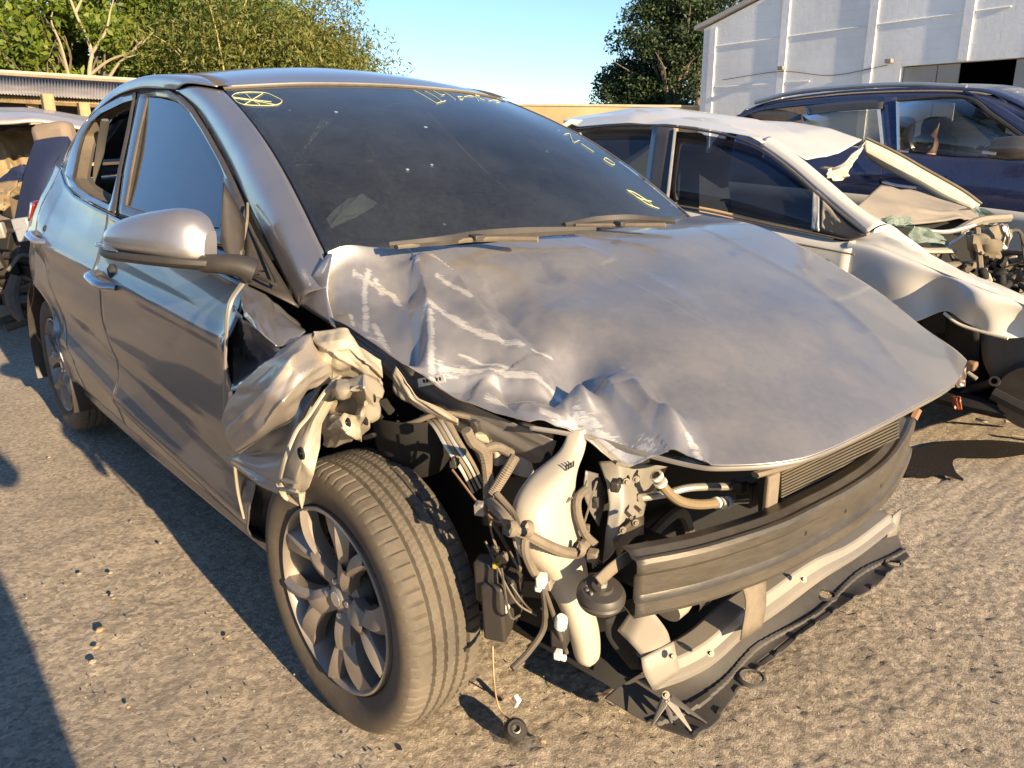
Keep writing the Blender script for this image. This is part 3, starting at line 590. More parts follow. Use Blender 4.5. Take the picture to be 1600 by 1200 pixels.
scribble([(-.993,.347,1.388), (-.985,.36,1.384)])
scribble([(-.941,.326,1.373), (-.926,.333,1.368)])
scribble([(-.957,.365,1.374), (-.934,.363,1.367), (-.956,.393,1.37)])
scribble([(-.971,.408,1.373), (-.981,.441,1.371), (-.956,.429,1.365), (-.923,.386,1.361)])
scribble([(-.656,.456,1.252), (-.679,.503,1.255), (-.631,.464,1.24), (-.6,.442,1.229)])
scribble([(-.594,.442,1.226), (-.628,.499,1.233)])
scribble([(-.598,.479,1.222), (-.574,.482,1.21), (-.549,.488,1.196)])
scribble([(-.504,.488,1.173), (-.523,.518,1.177), (-.505,.526,1.166), (-.488,.523,1.158), (-.479,.505,1.156), (-.491,.492,1.165), (-.504,.488,1.173)])
scribble([(-.334,.413,1.086), (-.307,.428,1.066), (-.279,.448,1.044), (-.268,.491,1.029)])
scribble([(-.334,.422,1.084), (-.325,.44,1.076), (-.301,.466,1.055), (-.277,.469,1.039)])
scribble([(-.304,.425,1.065), (-.3,.446,1.058), (-.298,.49,1.049)])
scribble([(-.305,.46,1.059), (-.292,.459,1.051)])
# ---------------------------------------------------------------- crushed front right corner
def sheet(cage, m, name, amp=.006, freq=5, seed=1, n=36, thick=.0018, angle=24, label=None):
    return part(MB().grid(crumple(cage, n, n, amp, freq, seed)), name, m, solid=thick, angle=angle, label=label)
sheet([[(-.374,-.8,.931), (-.329,-.77,.909), (-.318,-.75,.887), (-.261,-.73,.852)],
       [(-.281,-.845,.914), (-.204,-.845,.898), (-.185,-.82,.871), (-.165,-.76,.851)],
       [(-.232,-.86,.886), (-.108,-.885,.88), (-.069,-.87,.854), (-.115,-.82,.84)]], M['paint'], 'fender_fold', .004, 3, 3)
sheet([[(-.385,-.83,.883), (-.302,-.83,.864), (-.204,-.8,.809)], [(-.482,-.8,.769), (-.431,-.78,.744), (-.218,-.8,.801)], [(-.379,-.86,.666), (-.263,-.86,.732), (-.143,-.86,.799)]], M['paint'], 'fender_fold', .012, 3, 5)
fender = sheet([[(-.069,-.86,.849), (-.073,-.9,.817), (-.127,-.92,.773), (-.211,-.92,.722), (-.273,-.92,.662)],
       [(-.052,-.8,.877), (.094,-.92,.872), (.051,-.95,.811), (-.05,-.95,.737), (-.219,-.93,.64)],
       [(-.017,-.8,.829), (.103,-.9,.836), (.119,-.95,.803), (.004,-.95,.72), (-.214,-.92,.61)],
       [(-.014,-.79,.785), (.018,-.86,.79), (-.031,-.88,.723), (-.107,-.9,.664), (-.221,-.91,.598)]], M['torn'], 'fender', .010, 5, 8, 50, label='crushed grey right front fender folded outwards')
sheet([[(-.065,-.78,.767), (-.089,-.82,.732), (-.099,-.86,.697), (-.142,-.9,.647), (-.234,-.905,.594)],
       [(-.078,-.79,.735), (-.031,-.85,.719), (-.086,-.87,.655), (-.157,-.89,.612), (-.232,-.915,.587)],
       [(-.051,-.83,.707), (-.004,-.88,.681), (-.022,-.9,.628), (-.099,-.91,.6), (-.277,-.92,.581)],
       [(-.057,-.85,.679), (-.002,-.9,.645), (-.052,-.9,.561), (-.125,-.915,.569), (-.258,-.91,.563)]], M['torn'], 'fender_fold', .006, 4, 12, 40)
sheet([[(.03,-.8,.803), (.023,-.79,.795), (.011,-.77,.788)], [(.039,-.87,.739), (.086,-.88,.749), (.079,-.86,.735)], [(.053,-.9,.722), (.107,-.905,.728), (.123,-.89,.71)], [(.051,-.925,.676), (.121,-.93,.69), (.13,-.91,.664)], [(.001,-.92,.612), (.073,-.925,.624), (.105,-.91,.63)], [(-.038,-.9,.571), (.041,-.91,.591), (.036,-.9,.586)]], M['primer'], 'apron_strip', .003, 5, 20, 40)
part(MB().lathe([(.001, 0), (.009, 0), (.011, -.002), (.012, .002)], (.138,-.934,.713), (0, 1, 0), 14), 'strip_hole', M['void'])
part(MB().tube([(.045,-.8,.807), (.069,-.845,.791), (.07,-.882,.752), (.075,-.91,.731), (.074,-.935,.685), (.027,-.93,.619), (-.016,-.91,.577)], .0045, 6, 40, flat=.6), 'strip_hem', M['primer'])
for k, (px) in enumerate([[(.018,-.925,.615), (.044,-.93,.599), (.047,-.92,.584)], [(.051,-.93,.634), (.108,-.935,.647), (.121,-.925,.653)], [(.039,-.93,.612), (.111,-.94,.636), (.093,-.92,.619)], [(.036,-.92,.593), (.077,-.92,.588)], [(.085,-.915,.615), (.081,-.915,.582)]]):
    part(MB().tube(px, [.008, .006, .001], 5, 8, flat=.4), 'torn_metal', M['primer'])
E1 = [[(-.052,-.8,.877), (-.021,-.78,.881), (.006,-.76,.887), (-.003,-.73,.842), (.029,-.7,.817)],
      [(-.034,-.8,.841), (.024,-.8,.855), (.031,-.77,.853), (.059,-.75,.829), (.031,-.7,.788)],
      [(-.013,-.8,.804), (.002,-.78,.81), (.027,-.76,.818), (.036,-.73,.795), (.015,-.69,.763)],
      [(-.016,-.79,.776), (-.059,-.74,.759), (-.028,-.72,.773), (-.013,-.7,.759), (-.02,-.67,.735)]]
sheet(E1, M['primer'], 'crumpled_apron', .010, 6, 31, 54)
sheet([[(.052,-.82,.787), (.079,-.8,.809), (.122,-.79,.828), (.065,-.72,.777)],
       [(.043,-.83,.769), (.138,-.84,.806), (.189,-.83,.824), (.101,-.74,.764)],
       [(-.004,-.8,.728), (.035,-.78,.744), (.137,-.8,.776), (.089,-.74,.738)],
       [(.023,-.83,.722), (.113,-.83,.754), (.154,-.82,.76), (.087,-.76,.716)],
       [(-.005,-.82,.695), (.097,-.83,.72), (.121,-.81,.727), (.066,-.76,.697)],
       [(-.062,-.8,.628), (-.01,-.79,.646), (.033,-.78,.667), (.016,-.75,.668)]], M['primer'], 'crumpled_apron', .016, 5, 44, 64)
for q in ((.123,-.775,.777), (.133,-.8,.74), (.151,-.845,.753)): part(MB().lathe([(.001, -.004), (.006, -.004), (.009, 0)], q, (0, 1, 0), 10), 'rivet_hole', M['void'])
# small vertical edge of the torn door seam
part(MB().tube([(-.336,-.815,.94), (-.3,-.865,.9), (-.325,-.872,.81), (-.369,-.868,.713), (-.399,-.865,.644)], [.008, .006, .004, .004, .003], 6, 30, flat=.5), 'door_edge', M['greymetal'])
part(MB().tube([(-.344,-.875,.534), (-.383,-.86,.44), (-.391,-.85,.367)], [.004, .004, .003], 6, 16), 'seam_strip', M['primer'])
sheet([[(-.477,-.83,.477), (-.365,-.82,.475), (-.31,-.8,.447)], [(-.465,-.83,.403), (-.435,-.8,.37), (-.389,-.78,.363)], [(-.442,-.83,.339), (-.458,-.79,.288), (-.429,-.77,.274)]], M['black'], 'mud_flap', .006, 4, 51)

# apron rail below the hood edge, label, torn lip, rods
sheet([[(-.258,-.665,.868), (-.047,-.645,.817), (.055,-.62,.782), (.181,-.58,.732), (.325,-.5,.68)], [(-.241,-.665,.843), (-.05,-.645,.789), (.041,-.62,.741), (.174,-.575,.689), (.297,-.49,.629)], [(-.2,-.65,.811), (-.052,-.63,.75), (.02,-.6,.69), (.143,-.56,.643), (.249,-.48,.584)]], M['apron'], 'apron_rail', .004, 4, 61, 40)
part(MB().prism([(.05,-.628,.769), (.126,-.617,.793), (.129,-.615,.778), (.05,-.626,.751)], (0, -.0015, .0005)), 'paper_label', M['label'])
for k in range(6):
    px = 662+k*5
    part(MB().box(np.array((.071,-.628,.769))+(np.array((.119,-.622,.783))-np.array((.071,-.628,.769)))*k/5, (.006, .001, .007)), 'label_print', M['ink'])
sheet([[(.027,-.665,.798), (.059,-.66,.769), (.078,-.65,.74), (.133,-.63,.727), (.16,-.61,.707)], [(.021,-.67,.781), (.046,-.665,.749), (.076,-.655,.732), (.132,-.63,.711), (.159,-.61,.7)], [(.006,-.66,.739), (.034,-.655,.726), (.068,-.64,.711), (.117,-.62,.694), (.146,-.6,.689)]], M['primer'], 'torn_lip', .004, 6, 71, 30)
part(MB().tube([(-.053,-.7,.631), (.061,-.66,.683), (.118,-.62,.711), (.16,-.58,.704)], .0055, 8, 24), 'cable_rod', M['hose'])
part(MB().tube([(-.019,-.64,.602), (-.017,-.64,.566)], .004, 6), 'clip', M['white_pl'])
part(MB().lathe([(.02, 0), (.024, .0), (.024, .05), (.018, .055), (.001, .055)], (-.027,-.6,.537), (0, 0, 1), 16), 'shock_absorber', mat('shock_sleeve', (.55, .45, .20), .5, dust=.4), smooth=True)
part(MB().lathe([(.03, -.25), (.03, -.06), (.024, -.06), (.024, 0)], (-.027,-.6,.537), (0, 0, 1), 14), 'strut_body', M['black'])
# foil-wrapped loom hanging from the headlamp mount
for k, (o_, mt) in enumerate(((0, 'alu'), (7, 'hose'), (14, 'alu'), (20, 'hose'))):
    P = np.array([(.049,-.62,.688), (.108,-.63,.685), (.15,-.63,.649), (.182,-.62,.608), (.191,-.6,.557)])+V(.004*k, .006*k, .005*k)
    part(MB().tube(P, [.006, .007, .006, .004, .003], 6, 24, flat=.5), 'loom_strip', M[mt])

# dark mass of the engine bay
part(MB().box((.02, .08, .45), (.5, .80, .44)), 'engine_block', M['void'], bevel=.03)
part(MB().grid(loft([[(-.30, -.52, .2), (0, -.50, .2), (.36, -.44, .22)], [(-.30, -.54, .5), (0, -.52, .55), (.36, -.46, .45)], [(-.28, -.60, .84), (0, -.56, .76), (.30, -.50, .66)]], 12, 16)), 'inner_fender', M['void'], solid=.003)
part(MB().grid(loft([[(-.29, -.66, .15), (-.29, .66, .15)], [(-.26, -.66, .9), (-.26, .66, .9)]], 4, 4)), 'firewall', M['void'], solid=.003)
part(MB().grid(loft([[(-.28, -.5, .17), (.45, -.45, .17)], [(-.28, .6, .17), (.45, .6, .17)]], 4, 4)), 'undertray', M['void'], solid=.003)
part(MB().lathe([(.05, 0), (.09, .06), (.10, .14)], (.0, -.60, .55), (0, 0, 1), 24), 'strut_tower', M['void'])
# fluid reservoir and its bracket
part(MB().lathe([(.040, -.02), (.044, .0), (.044, .085), (.040, .09)], (.22,-.475,.599), (0, .1, 1), 28), 'reservoir', mat('grey_translucent', (.35, .32, .26), .3, 0, .3, dust=.2))
part(MB().grid(loft([[(.18,-.576,.657), (.18,-.532,.644), (.18,-.475,.663)], [(.18,-.585,.676), (.18,-.54,.668), (.18,-.488,.685)], [(.14,-.544,.663), (.14,-.507,.66), (.14,-.454,.676)]], 8, 12)), 'reservoir_bracket', M['primer'], solid=.003)
part(MB().grid(loft([[(.235,-.53,.695), (.235,-.499,.619)], [(.24,-.498,.696), (.24,-.475,.619)]], 4, 6)), 'metal_strap', M['alu'], solid=.003)
part(MB().box((.16,-.49,.609), (.05, .09, .035)), 'mount_block', M['primer'], bevel=.006)

# milky washer bottle: ellipses along a bent spine
sp = [((.36,-.475,.712), .022, .016), ((.37,-.505,.674), .028, .022), ((.38,-.564,.643), .066, .036), ((.39,-.592,.604), .078, .044), ((.4,-.592,.537), .076, .046), ((.41,-.564,.472), .056, .038), ((.42,-.539,.393), .036, .028), ((.43,-.523,.328), .033, .026), ((.43,-.511,.269), .028, .022), ((.43,-.507,.247), .012, .010)]
a = np.linspace(0, 2*np.pi, 28, endpoint=False)
Rr = np.array([[np.array(c)+V(-.3, .9, 0)/.95*ry*math.copysign(abs(math.cos(t))**.8, math.cos(t))+V(.9, .3, 0)/.95*rx*math.copysign(abs(math.sin(t))**.8, math.sin(t)) for t in a] for c, ry, rx in sp])
Rr = np.stack([cr(Rr[:, j], 60) for j in range(28)], 1); Rr += (fbm(np.linspace(0, 7, 60)[:, None]+0*a[None], 2+1.5*np.cos(a)[None]+0*np.linspace(0, 7, 60)[:, None], 2, 3)-.4)[..., None]*V(.016, -.016, .004)
wb = part(MB().grid(Rr, cv=True).add(Rr[0], [tuple(range(28))]).add(Rr[-1], [tuple(range(28))]), 'washer_bottle', M['white_pl'], angle=60)
part(MB().lathe([(.012, 0), (.012, .02), (.008, .026), (.001, .026)], (.45,-.605,.383), (.3, -.2, 1), 14), 'washer_pump', M['label'], parent=wb)
for k in range(4): part(MB().box(np.array((.405,-.552,.665))+V(0, .006*k, .0008*k), (.002, .003, .011)), 'bottle_print', M['ink'], parent=wb)
# black module hanging by its loom
Rm = np.array(Matrix.Rotation(.5, 3, 'Z') @ Matrix.Rotation(.12, 3, 'X'))
bx = part(MB().box((.32,-.634,.392), (.045, .105, .125), Rm).box(np.array((.345,-.631,.433)), (.03, .06, .05), Rm).box(np.array((.32,-.665,.445)), (.05, .035, .09), Rm), 'control_box', M['black'], bevel=.006)
part(MB().box(np.array((.36,-.655,.401)), (.002, .018, .018), Rm), 'box_sticker', M['label'], parent=bx)
part(MB().box(np.array((.345,-.665,.491)), (.012, .03, .012), Rm), 'yellow_tab', M['yellow'], parent=bx, bevel=.002)
# corrugated harness
def hoseline(P, r, m='hose', k=60, name='harness', rib=.12): return part(MB().tube(P, r, 8, k, rib=rib), name, M[m])
hoseline([(.34,-.727,.761), (.34,-.714,.737), (.34,-.691,.714), (.34,-.682,.669), (.34,-.68,.607)], .0095, k=50)
hoseline([(.34,-.691,.716), (.34,-.662,.715), (.33,-.62,.689)], .008, k=30)
hoseline([(.38,-.652,.706), (.38,-.671,.685), (.36,-.687,.641)], .009, k=40)
hoseline([(.36,-.693,.624), (.42,-.715,.629), (.45,-.716,.616), (.46,-.698,.603), (.47,-.666,.578), (.47,-.62,.547), (.46,-.571,.524), (.45,-.544,.53)], .0095, k=90)
hoseline([(.46,-.698,.603), (.46,-.7,.574), (.45,-.674,.524), (.44,-.645,.49)], .0075, k=40)
hoseline([(.44,-.641,.479), (.43,-.625,.419), (.42,-.621,.366), (.42,-.658,.335), (.42,-.696,.319)], .006, k=40, rib=None, m='rubber')
hoseline([(.44,-.637,.468), (.44,-.608,.39), (.43,-.569,.299)], .0045, k=30, rib=None, m='rubber')
hoseline([(.42,-.516,.617), (.43,-.546,.612), (.44,-.555,.585), (.45,-.545,.547), (.46,-.53,.526)], .0075, k=50)
hoseline([(.37,-.688,.644), (.4,-.677,.615), (.44,-.694,.6)], .006, k=24, rib=None, m='rubber')
hoseline([(.33,-.678,.59), (.33,-.634,.511), (.33,-.602,.443)], .004, k=24, rib=None, m='rubber')
for q in ((.46,-.73,.624), (.47,-.704,.619), (.47,-.581,.538)): part(MB().lathe([(.0135, -.006), (.0145, 0), (.0135, .006)], q, (.2, .9, -.3), 14), 'harness_clamp', M['hose'])
part(MB().box((.46,-.662,.503), (.016, .022, .022), Rm).box(np.array((.455,-.664,.488)), (.012, .016, .012), Rm), 'white_connector', M['label'], bevel=.003)
part(MB().box((.44,-.601,.316), (.014, .018, .016), Rm).box((.44,-.587,.302), (.012, .010, .012), Rm), 'white_connector', M['label'], bevel=.003)
for k in range(4): part(MB().tube([(.48,-.559,.525), np.array((.48,-.546,.495))+V(0, -.008+.006*k, .002*k)], .002, 5), 'connector_pin', M['hose'])
part(MB().box((.475,-.551,.517), (.02, .022, .02), Rm), 'horn_connector', M['hose'], bevel=.003)
part(MB().box((.42,-.575,.339), (.03, .04, .05), Rm), 'pump_housing', M['black'], bevel=.005)
# horn
hc = np.array((.53,-.585,.485)); hax = V(.22, -.12, 1)
horn = part(MB().lathe([(.001, .012), (.018, .012), (.02, .006), (.036, .004), (.041, -.002), (.043, -.008), (.039, -.011), (.043, -.015), (.040, -.024), (.03, -.03), (.001, -.03)], hc, hax, 40), 'horn', M['black'])
part(MB().lathe([(.001, .020), (.008, .020), (.009, .012)], hc, hax, 6), 'horn_nut', M['alu'], parent=horn)
for k in range(6): part(MB().lathe([(.001, .004), (.003, .003), (.003, 0)], hc+V(.025*math.cos(k*.5+2.3), .028*math.sin(k*.5+2.3), .004), hax, 6), 'horn_rivet', M['alu'], parent=horn)
part(MB().grid(loft([[(.54,-.613,.525), (.53,-.563,.531), (.52,-.493,.531), (.51,-.442,.523)], [(.545,-.602,.507), (.535,-.551,.511), (.525,-.481,.512), (.51,-.427,.503)]], 4, 16)), 'horn_strap', M['hose'], parent=horn, solid=.004)

# frame rail end, headlamp mount plate and studs
part(MB().grid(crumple([[(.36,-.42,.627), (.4,-.4,.636), (.4,-.332,.611), (.36,-.205,.56)], [(.4,-.438,.6), (.42,-.411,.603), (.4,-.343,.566), (.34,-.204,.528)], [(.41,-.44,.557), (.43,-.42,.565), (.41,-.348,.522), (.38,-.296,.502)], [(.42,-.46,.486), (.44,-.447,.51), (.43,-.399,.514), (.4,-.325,.497)], [(.42,-.464,.446), (.44,-.463,.471), (.44,-.446,.489), (.42,-.386,.489)]], 30, 26, .003, 4, 81)), 'lamp_mount_plate', M['greymetal'], solid=.002)
part(MB().grid(loft([[(.38,-.476,.631), (.38,-.48,.586), (.38,-.461,.54)], [(.37,-.43,.608), (.37,-.409,.555), (.38,-.436,.501)]], 6, 12)), 'plate_flange', M['apron'], solid=.003)
part(MB().grid(loft([[(.455,-.476,.516), (.45,-.423,.533), (.44,-.373,.525)], [(.455,-.461,.474), (.45,-.411,.495), (.44,-.371,.484)]], 5, 8)), 'stud_plate', M['metal'], solid=.003)
for q in ((.46,-.457,.531), (.455,-.415,.531), (.43,-.417,.608), (.43,-.389,.605)):
    part(MB().lathe([(.001, .008), (.004, .008), (.004, .004), (.007, .004), (.0075, 0)], q, (1, -.5, .2), 8), 'bolt', M['metal'])
for q in ((.45,-.437,.557), (.445,-.404,.556), (.42,-.446,.657)): part(MB().tube([q, np.array(q)+V(.028, -.016, .004)], .004, 6), 'stud', M['metal'])
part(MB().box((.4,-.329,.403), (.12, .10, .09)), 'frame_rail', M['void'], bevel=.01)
part(MB().box((.43,-.446,.608), (.018, .022, .022), Rm), 'cable_clip', M['black'], bevel=.004)

# air-conditioning lines and block
part(MB().tube([(.46,-.365,.616), (.47,-.346,.583), (.48,-.313,.553), (.49,-.268,.535), (.5,-.222,.527)], .010, 10, 40), 'cooling_hose', mat('tan_hose', (.17, .12, .06), .6, dust=.3))
part(MB().tube([(.5,-.222,.527), (.5,-.105,.496)], .0055, 8), 'cooling_pipe', M['alu'])
for q in ((.5,-.219,.527), (.5,-.199,.521), (.5,-.179,.516)): part(MB().lathe([(.008, -.004), (.0125, -.0035), (.0125, .0035), (.008, .004)], q, (0, 1, .02), 16), 'hose_ferrule', M['label'])
for q in ((.46,-.363,.613), (.465,-.357,.6)): part(MB().lathe([(.008, -.004), (.013, -.0035), (.013, .0035), (.008, .004)], q, (.1, .5, -.7), 16), 'hose_ferrule', M['label'])
part(MB().tube([(.42,-.361,.553), (.43,-.294,.545), (.45,-.237,.549), (.47,-.106,.52)], .008, 10, 24), 'cooling_pipe', M['alu'])
part(MB().box((.47,-.05,.492), (.04, .05, .06)).box((.48,-.11,.525), (.03, .03, .03)), 'pipe_block', M['black'], bevel=.005)
part(MB().tube([(.33,-.246,.376), (.3,-.075,.389), (.3,-.018,.302)], .014, 8, 20), 'coolant_hose', M['rubber'])
part(MB().lathe([(.001, 0), (.035, 0), (.04, .03), (.036, .08), (.03, .09)], (.46,-.313,.304), (-.1, .9, .3), 22), 'intake_duct', M['primer'])
part(MB().lathe([(.042, .03), (.043, .13), (.03, .14)], (.45,-.267,.281), (-.1, .9, .3), 22), 'duct_sleeve', M['black'])
part(MB().lathe([(.045, .06), (.046, .075)], (.45,-.26,.278), (-.1, .9, .3), 22), 'duct_clamp', M['alu'])

# radiator pack
RA, RB, RC, RD = [np.array(q) for q in ((.602,-.168,.625), (.602,.324,.632), (.575,.447,.403), (.575,-.095,.443))]
rad = part(MB().add([RA, RB, RC, RD]+[q+V(-.05, 0, 0) for q in (RA, RB, RC, RD)], [(0, 1, 2, 3), (4, 5, 6, 7), (0, 1, 5, 4), (3, 2, 6, 7), (0, 3, 7, 4), (1, 2, 6, 5)]), 'radiator', M['void'], smooth=False)
for k in range(24):
    t = (k+.5)/24; A, B = RA+(RD-RA)*t, RB+(RC-RB)*t
    part(MB().tube([A+V(.003, 0, 0), B+V(.003, 0, 0)], .0022, 4, caps=False), 'fin', M['fin'], parent=rad)
part(MB().tube([(.6,-.248,.628), (.61,-.154,.624), (.612,.013,.622), (.61,.301,.626)], .010, 6, 20, flat=.6), 'upper_tie_bar', M['hose'])
part(MB().box(np.array((.6,-.186,.576)), (.012, .04, .075)), 'vertical_bracket', M['hose'], bevel=.004)
part(MB().box((.56,-.068,.575), (.02, .03, .028)), 'tie_bar_clip', M['greymetal'], bevel=.004)
part(MB().box((.57,.252,.574), (.014, .02, .028)), 'latch_hook', M['hose'], bevel=.004)
part(MB().grid(loft([[(.5,.466,.532), (.5,.509,.539)], [(.49,.495,.406), (.49,.545,.42)]], 3, 3)), 'side_baffle', M['greymetal'], solid=.004)

# bumper beam
BC = arc([(.577,-.553,.552), (.617,-.448,.552), (.641,-.349,.552), (.66,-.234,.552), (.664,-.128,.552), (.665,-.007,.552), (.658,.116,.552), (.639,.245,.552), (.599,.402,.552), (.556,.538,.552)], 60)
T = np.gradient(BC, axis=0); T[:, 2] = 0; T /= np.linalg.norm(T, axis=1)[:, None]; Nn = np.stack([T[:, 1], -T[:, 0], 0*T[:, 0]], 1); Nn *= np.sign(Nn[:, 0:1])
SEC = [(-.055, -.004), (-.03, .000), (-.016, -.006), (-.006, -.003), (0, -.004), (.004, -.010), (.004, -.026), (-.002, -.032), (-.005, -.036), (-.005, -.074), (-.001, -.080), (.005, -.084), (.005, -.104), (.001, -.112), (-.012, -.113), (-.05, -.110)]
part(MB().grid(np.stack([BC+Nn*d+V(0, 0, h) for d, h in SEC])), 'bumper_beam', M['metal'], solid=.003, angle=25)
for t, h in ((22, -.055), (30, -.055), (40, -.058)): part(MB().lathe([(.001, .0), (.004, 0), (.006, -.001)], BC[t]+Nn[t]*-.003+V(0, 0, h), Nn[t], 10), 'beam_hole', M['void'])
part(MB().tube([(.53,.612,.55), (.53,.592,.528)], .014, 8), 'beam_end_cap', M['rust'])
# lower crossmember with its arms
up = [(.5,-.4,.229), (.51,-.326,.215), (.52,-.244,.22), (.53,-.148,.251), (.535,-.035,.266), (.54,.129,.28), (.54,.314,.262), (.54,.522,.276)]
lo = [(.51,-.404,.18), (.52,-.314,.168), (.53,-.23,.173), (.54,-.133,.205), (.545,-.017,.215), (.55,.155,.232), (.55,.334,.23), (.55,.517,.244)]
U_, L_2 = np.array(up), np.array(lo); M_ = (U_+L_2)/2+V(.018, -.012, 0)
part(MB().grid(loft([U_+V(-.05, 0, .004), U_+V(-.004, 0, .003), U_, U_*.62+L_2*.38+V(.004, -.003, 0), U_*.5+L_2*.5+V(.016, -.010, -.002), L_2+V(.004, 0, .002), L_2, L_2+V(-.04, 0, 0)], 43, 70, su=False)), 'lower_crossmember', M['greymetal'], solid=.003, angle=20)
part(MB().grid(loft([[(.5,-.462,.388), (.48,-.482,.335)], [(.53,-.452,.392), (.51,-.479,.321)], [(.54,-.414,.34), (.52,-.457,.287)], [(.54,-.397,.303), (.53,-.463,.275)]], 16, 8)), 'crossmember_arm', M['greymetal'], solid=.003)
part(MB().grid(loft([[(.53,-.47,.295), (.545,-.394,.305)], [(.54,-.472,.268), (.555,-.397,.283)], [(.545,-.449,.222), (.56,-.388,.242)]], 8, 6)), 'arm_bracket', M['greymetal'], solid=.003)
for q in ((.565,-.422,.296), (.55,-.415,.197), (.57,.034,.287), (.56,-.29,.239)): part(MB().lathe([(.001, .007), (.004, .007), (.005, .002), (.008, .002), (.008, 0)], q, (.7, -.5, .5), 8), 'bolt', M['metal'])
part(MB().grid(loft([[(.46,-.497,.355), (.47,-.436,.357)], [(.46,-.486,.306), (.47,-.421,.267)], [(.46,-.416,.207), (.48,-.4,.211)]], 8, 6)), 'rail_closing_plate', M['void'], solid=.003)
part(MB().grid(loft([[(.575,-.218,.367), (.575,-.133,.353)], [(.58,-.208,.326), (.58,-.132,.294)], [(.575,-.208,.24), (.575,-.13,.237)]], 8, 5)), 'vertical_stay', M['hose'], solid=.003)
part(MB().grid(loft([[(.53,.558,.262), (.53,.606,.266)], [(.54,.513,.215), (.54,.572,.203)]], 3, 3)), 'crossmember_end', M['greymetal'], solid=.004)

# plastic splash shield
RE = [(.373,-.393,.075), (.386,-.316,.1), (.438,-.249,.11), (.476,-.163,.12), (.469,-.002,.12), (.468,.165,.12), (.466,.352,.125), (.466,.558,.135), (.478,.723,.14)]
FE = [(.579,-.351,.075), (.585,-.285,.08), (.564,-.211,.085), (.555,-.127,.09), (.549,-.018,.095), (.548,.107,.1), (.55,.251,.105), (.562,.414,.11), (.555,.647,.12)]
Gd = loft([RE, [tuple((np.array(a_)+np.array(b_))/2+V(0, 0, -.012)) for a_, b_ in zip(RE, FE)], FE], 50, 200)
s_ = np.linspace(0, 1, 200)[None]; v_ = np.linspace(0, 1, 50)[:, None]
Gd[..., 2] += .006*(np.abs(v_-.55-.12*np.sin(s_*14)) < .05)-.005*(np.abs(v_-.8) < .03)*(s_ > .3)*(s_ < .6)+.004*np.sin(s_*30)*v_**3
Gd[-4:, :, 2] += .005*((np.sin(s_*75) > .75))*np.ones((4, 1))
holes = [(.556,-.119,.1), (.498,.299,.115), (.544,.571,.125)]; hr = [.022, .018, .016]
mb = MB().grid(Gd); cen = np.array([np.mean([mb.v[i] for i in f], axis=0) for f in mb.f]); keep = np.ones(len(cen), bool)
for h, r in zip(holes, hr): keep &= np.hypot(cen[:, 0]-h[0], cen[:, 1]-h[1]) > r
mb.f = [f for f, k in zip(mb.f, keep) if k]; mb.fm = [0]*len(mb.f)
shield = part(mb, 'splash_shield', M['shield'], solid=.003)
for h, r in zip(holes, hr):
    zz = Gd.reshape(-1, 3); zz = zz[np.argmin(np.hypot(zz[:, 0]-h[0], zz[:, 1]-h[1])), 2]
    part(MB().lathe([(r, .003), (r+.004, .006), (r+.010, .003), (r+.011, -.002)], (h[0], h[1], zz), (0, 0, 1), 28), 'drain_rim', M['shield'], parent=shield)
for k, (a_, b_) in enumerate((((.501,-.349,.125), (.505,-.396,.085)), ((.503,-.347,.125), (.53,-.362,.09)), ((.505,-.344,.125), (.566,-.345,.085)), ((.505,-.338,.125), (.573,-.302,.085)))):
    part(MB().tube([a_, b_], [.012, .002], 5, flat=.3), 'torn_tab', M['shield'] if k % 2 else M['greymetal'], parent=shield)
# far-side lamp remains at the hood tip
part(MB().grid(crumple([[(.578,.7,.64), (.595,.72,.662)], [(.579,.7,.614), (.597,.72,.631)], [(.589,.7,.606), (.6,.72,.608)]], 12, 12, .004, 3, 91)), 'lamp_shard', mat('lamp_shard', (.12, .09, .08), .3, 0, .5), solid=.003)
part(MB().tube([(.546,.66,.593), (.567,.67,.608), (.586,.68,.619)], .008, 6, 12), 'lamp_bracket', M['primer'])
part(MB().box((.552,.66,.595), (.03, .03, .025)), 'lamp_clip', M['primer'], bevel=.006)

# cabin
def seat(x, y):
    R_ = np.array(Matrix.Rotation(-.28, 3, 'Y'))
    part(MB().box((x+.12, y, .38), (.52, .48, .18)), 'seat_cushion', M['fabric'], bevel=.06)
    part(MB().box((x-.22, y, .72), (.16, .48, .62), R_), 'seat_back', M['fabric'], bevel=.06)
    part(MB().box((x-.33, y, 1.10), (.09, .27, .18), R_), 'headrest', M['fabric'], bevel=.04)
seat(-1.15, -.36); seat(-1.15, .36); part(MB().box((-2.2, 0, .42), (.5, 1.2, .2)), 'rear_bench', M['fabric'], bevel=.05); part(MB().box((-2.45, 0, .75), (.16, 1.2, .6), np.array(Matrix.Rotation(-.35, 3, 'Y'))), 'rear_backrest', M['fabric'], bevel=.05)
part(MB().grid(loft([[(-.30, -.66, .96), (-.22, 0, .97), (-.30, .66, .96)], [(-.62, -.66, .93), (-.58, 0, .95), (-.62, .66, .94)], [(-.72, -.66, .80), (-.66, 0, .84), (-.72, .66, .82)], [(-.62, -.66, .55), (-.6, 0, .5), (-.62, .66, .55)]], 16, 20)), 'dashboard', M['dark'], solid=.01)
part(MB().box((-1.3, 0, .26), (2.3, 1.46, .04)), 'cabin_floor', M['dark'])
part(MB().lathe([(.178, .016), (.188, 0), (.178, -.016), (.168, 0)], (-.86, .36, .88), (-.9, 0, .45), 36, closed=True), 'steering_wheel', M['dark'])
part(MB().box((-1.75, 0, 1.40), (1.2, .96, .01)), 'headliner', M['dark'])
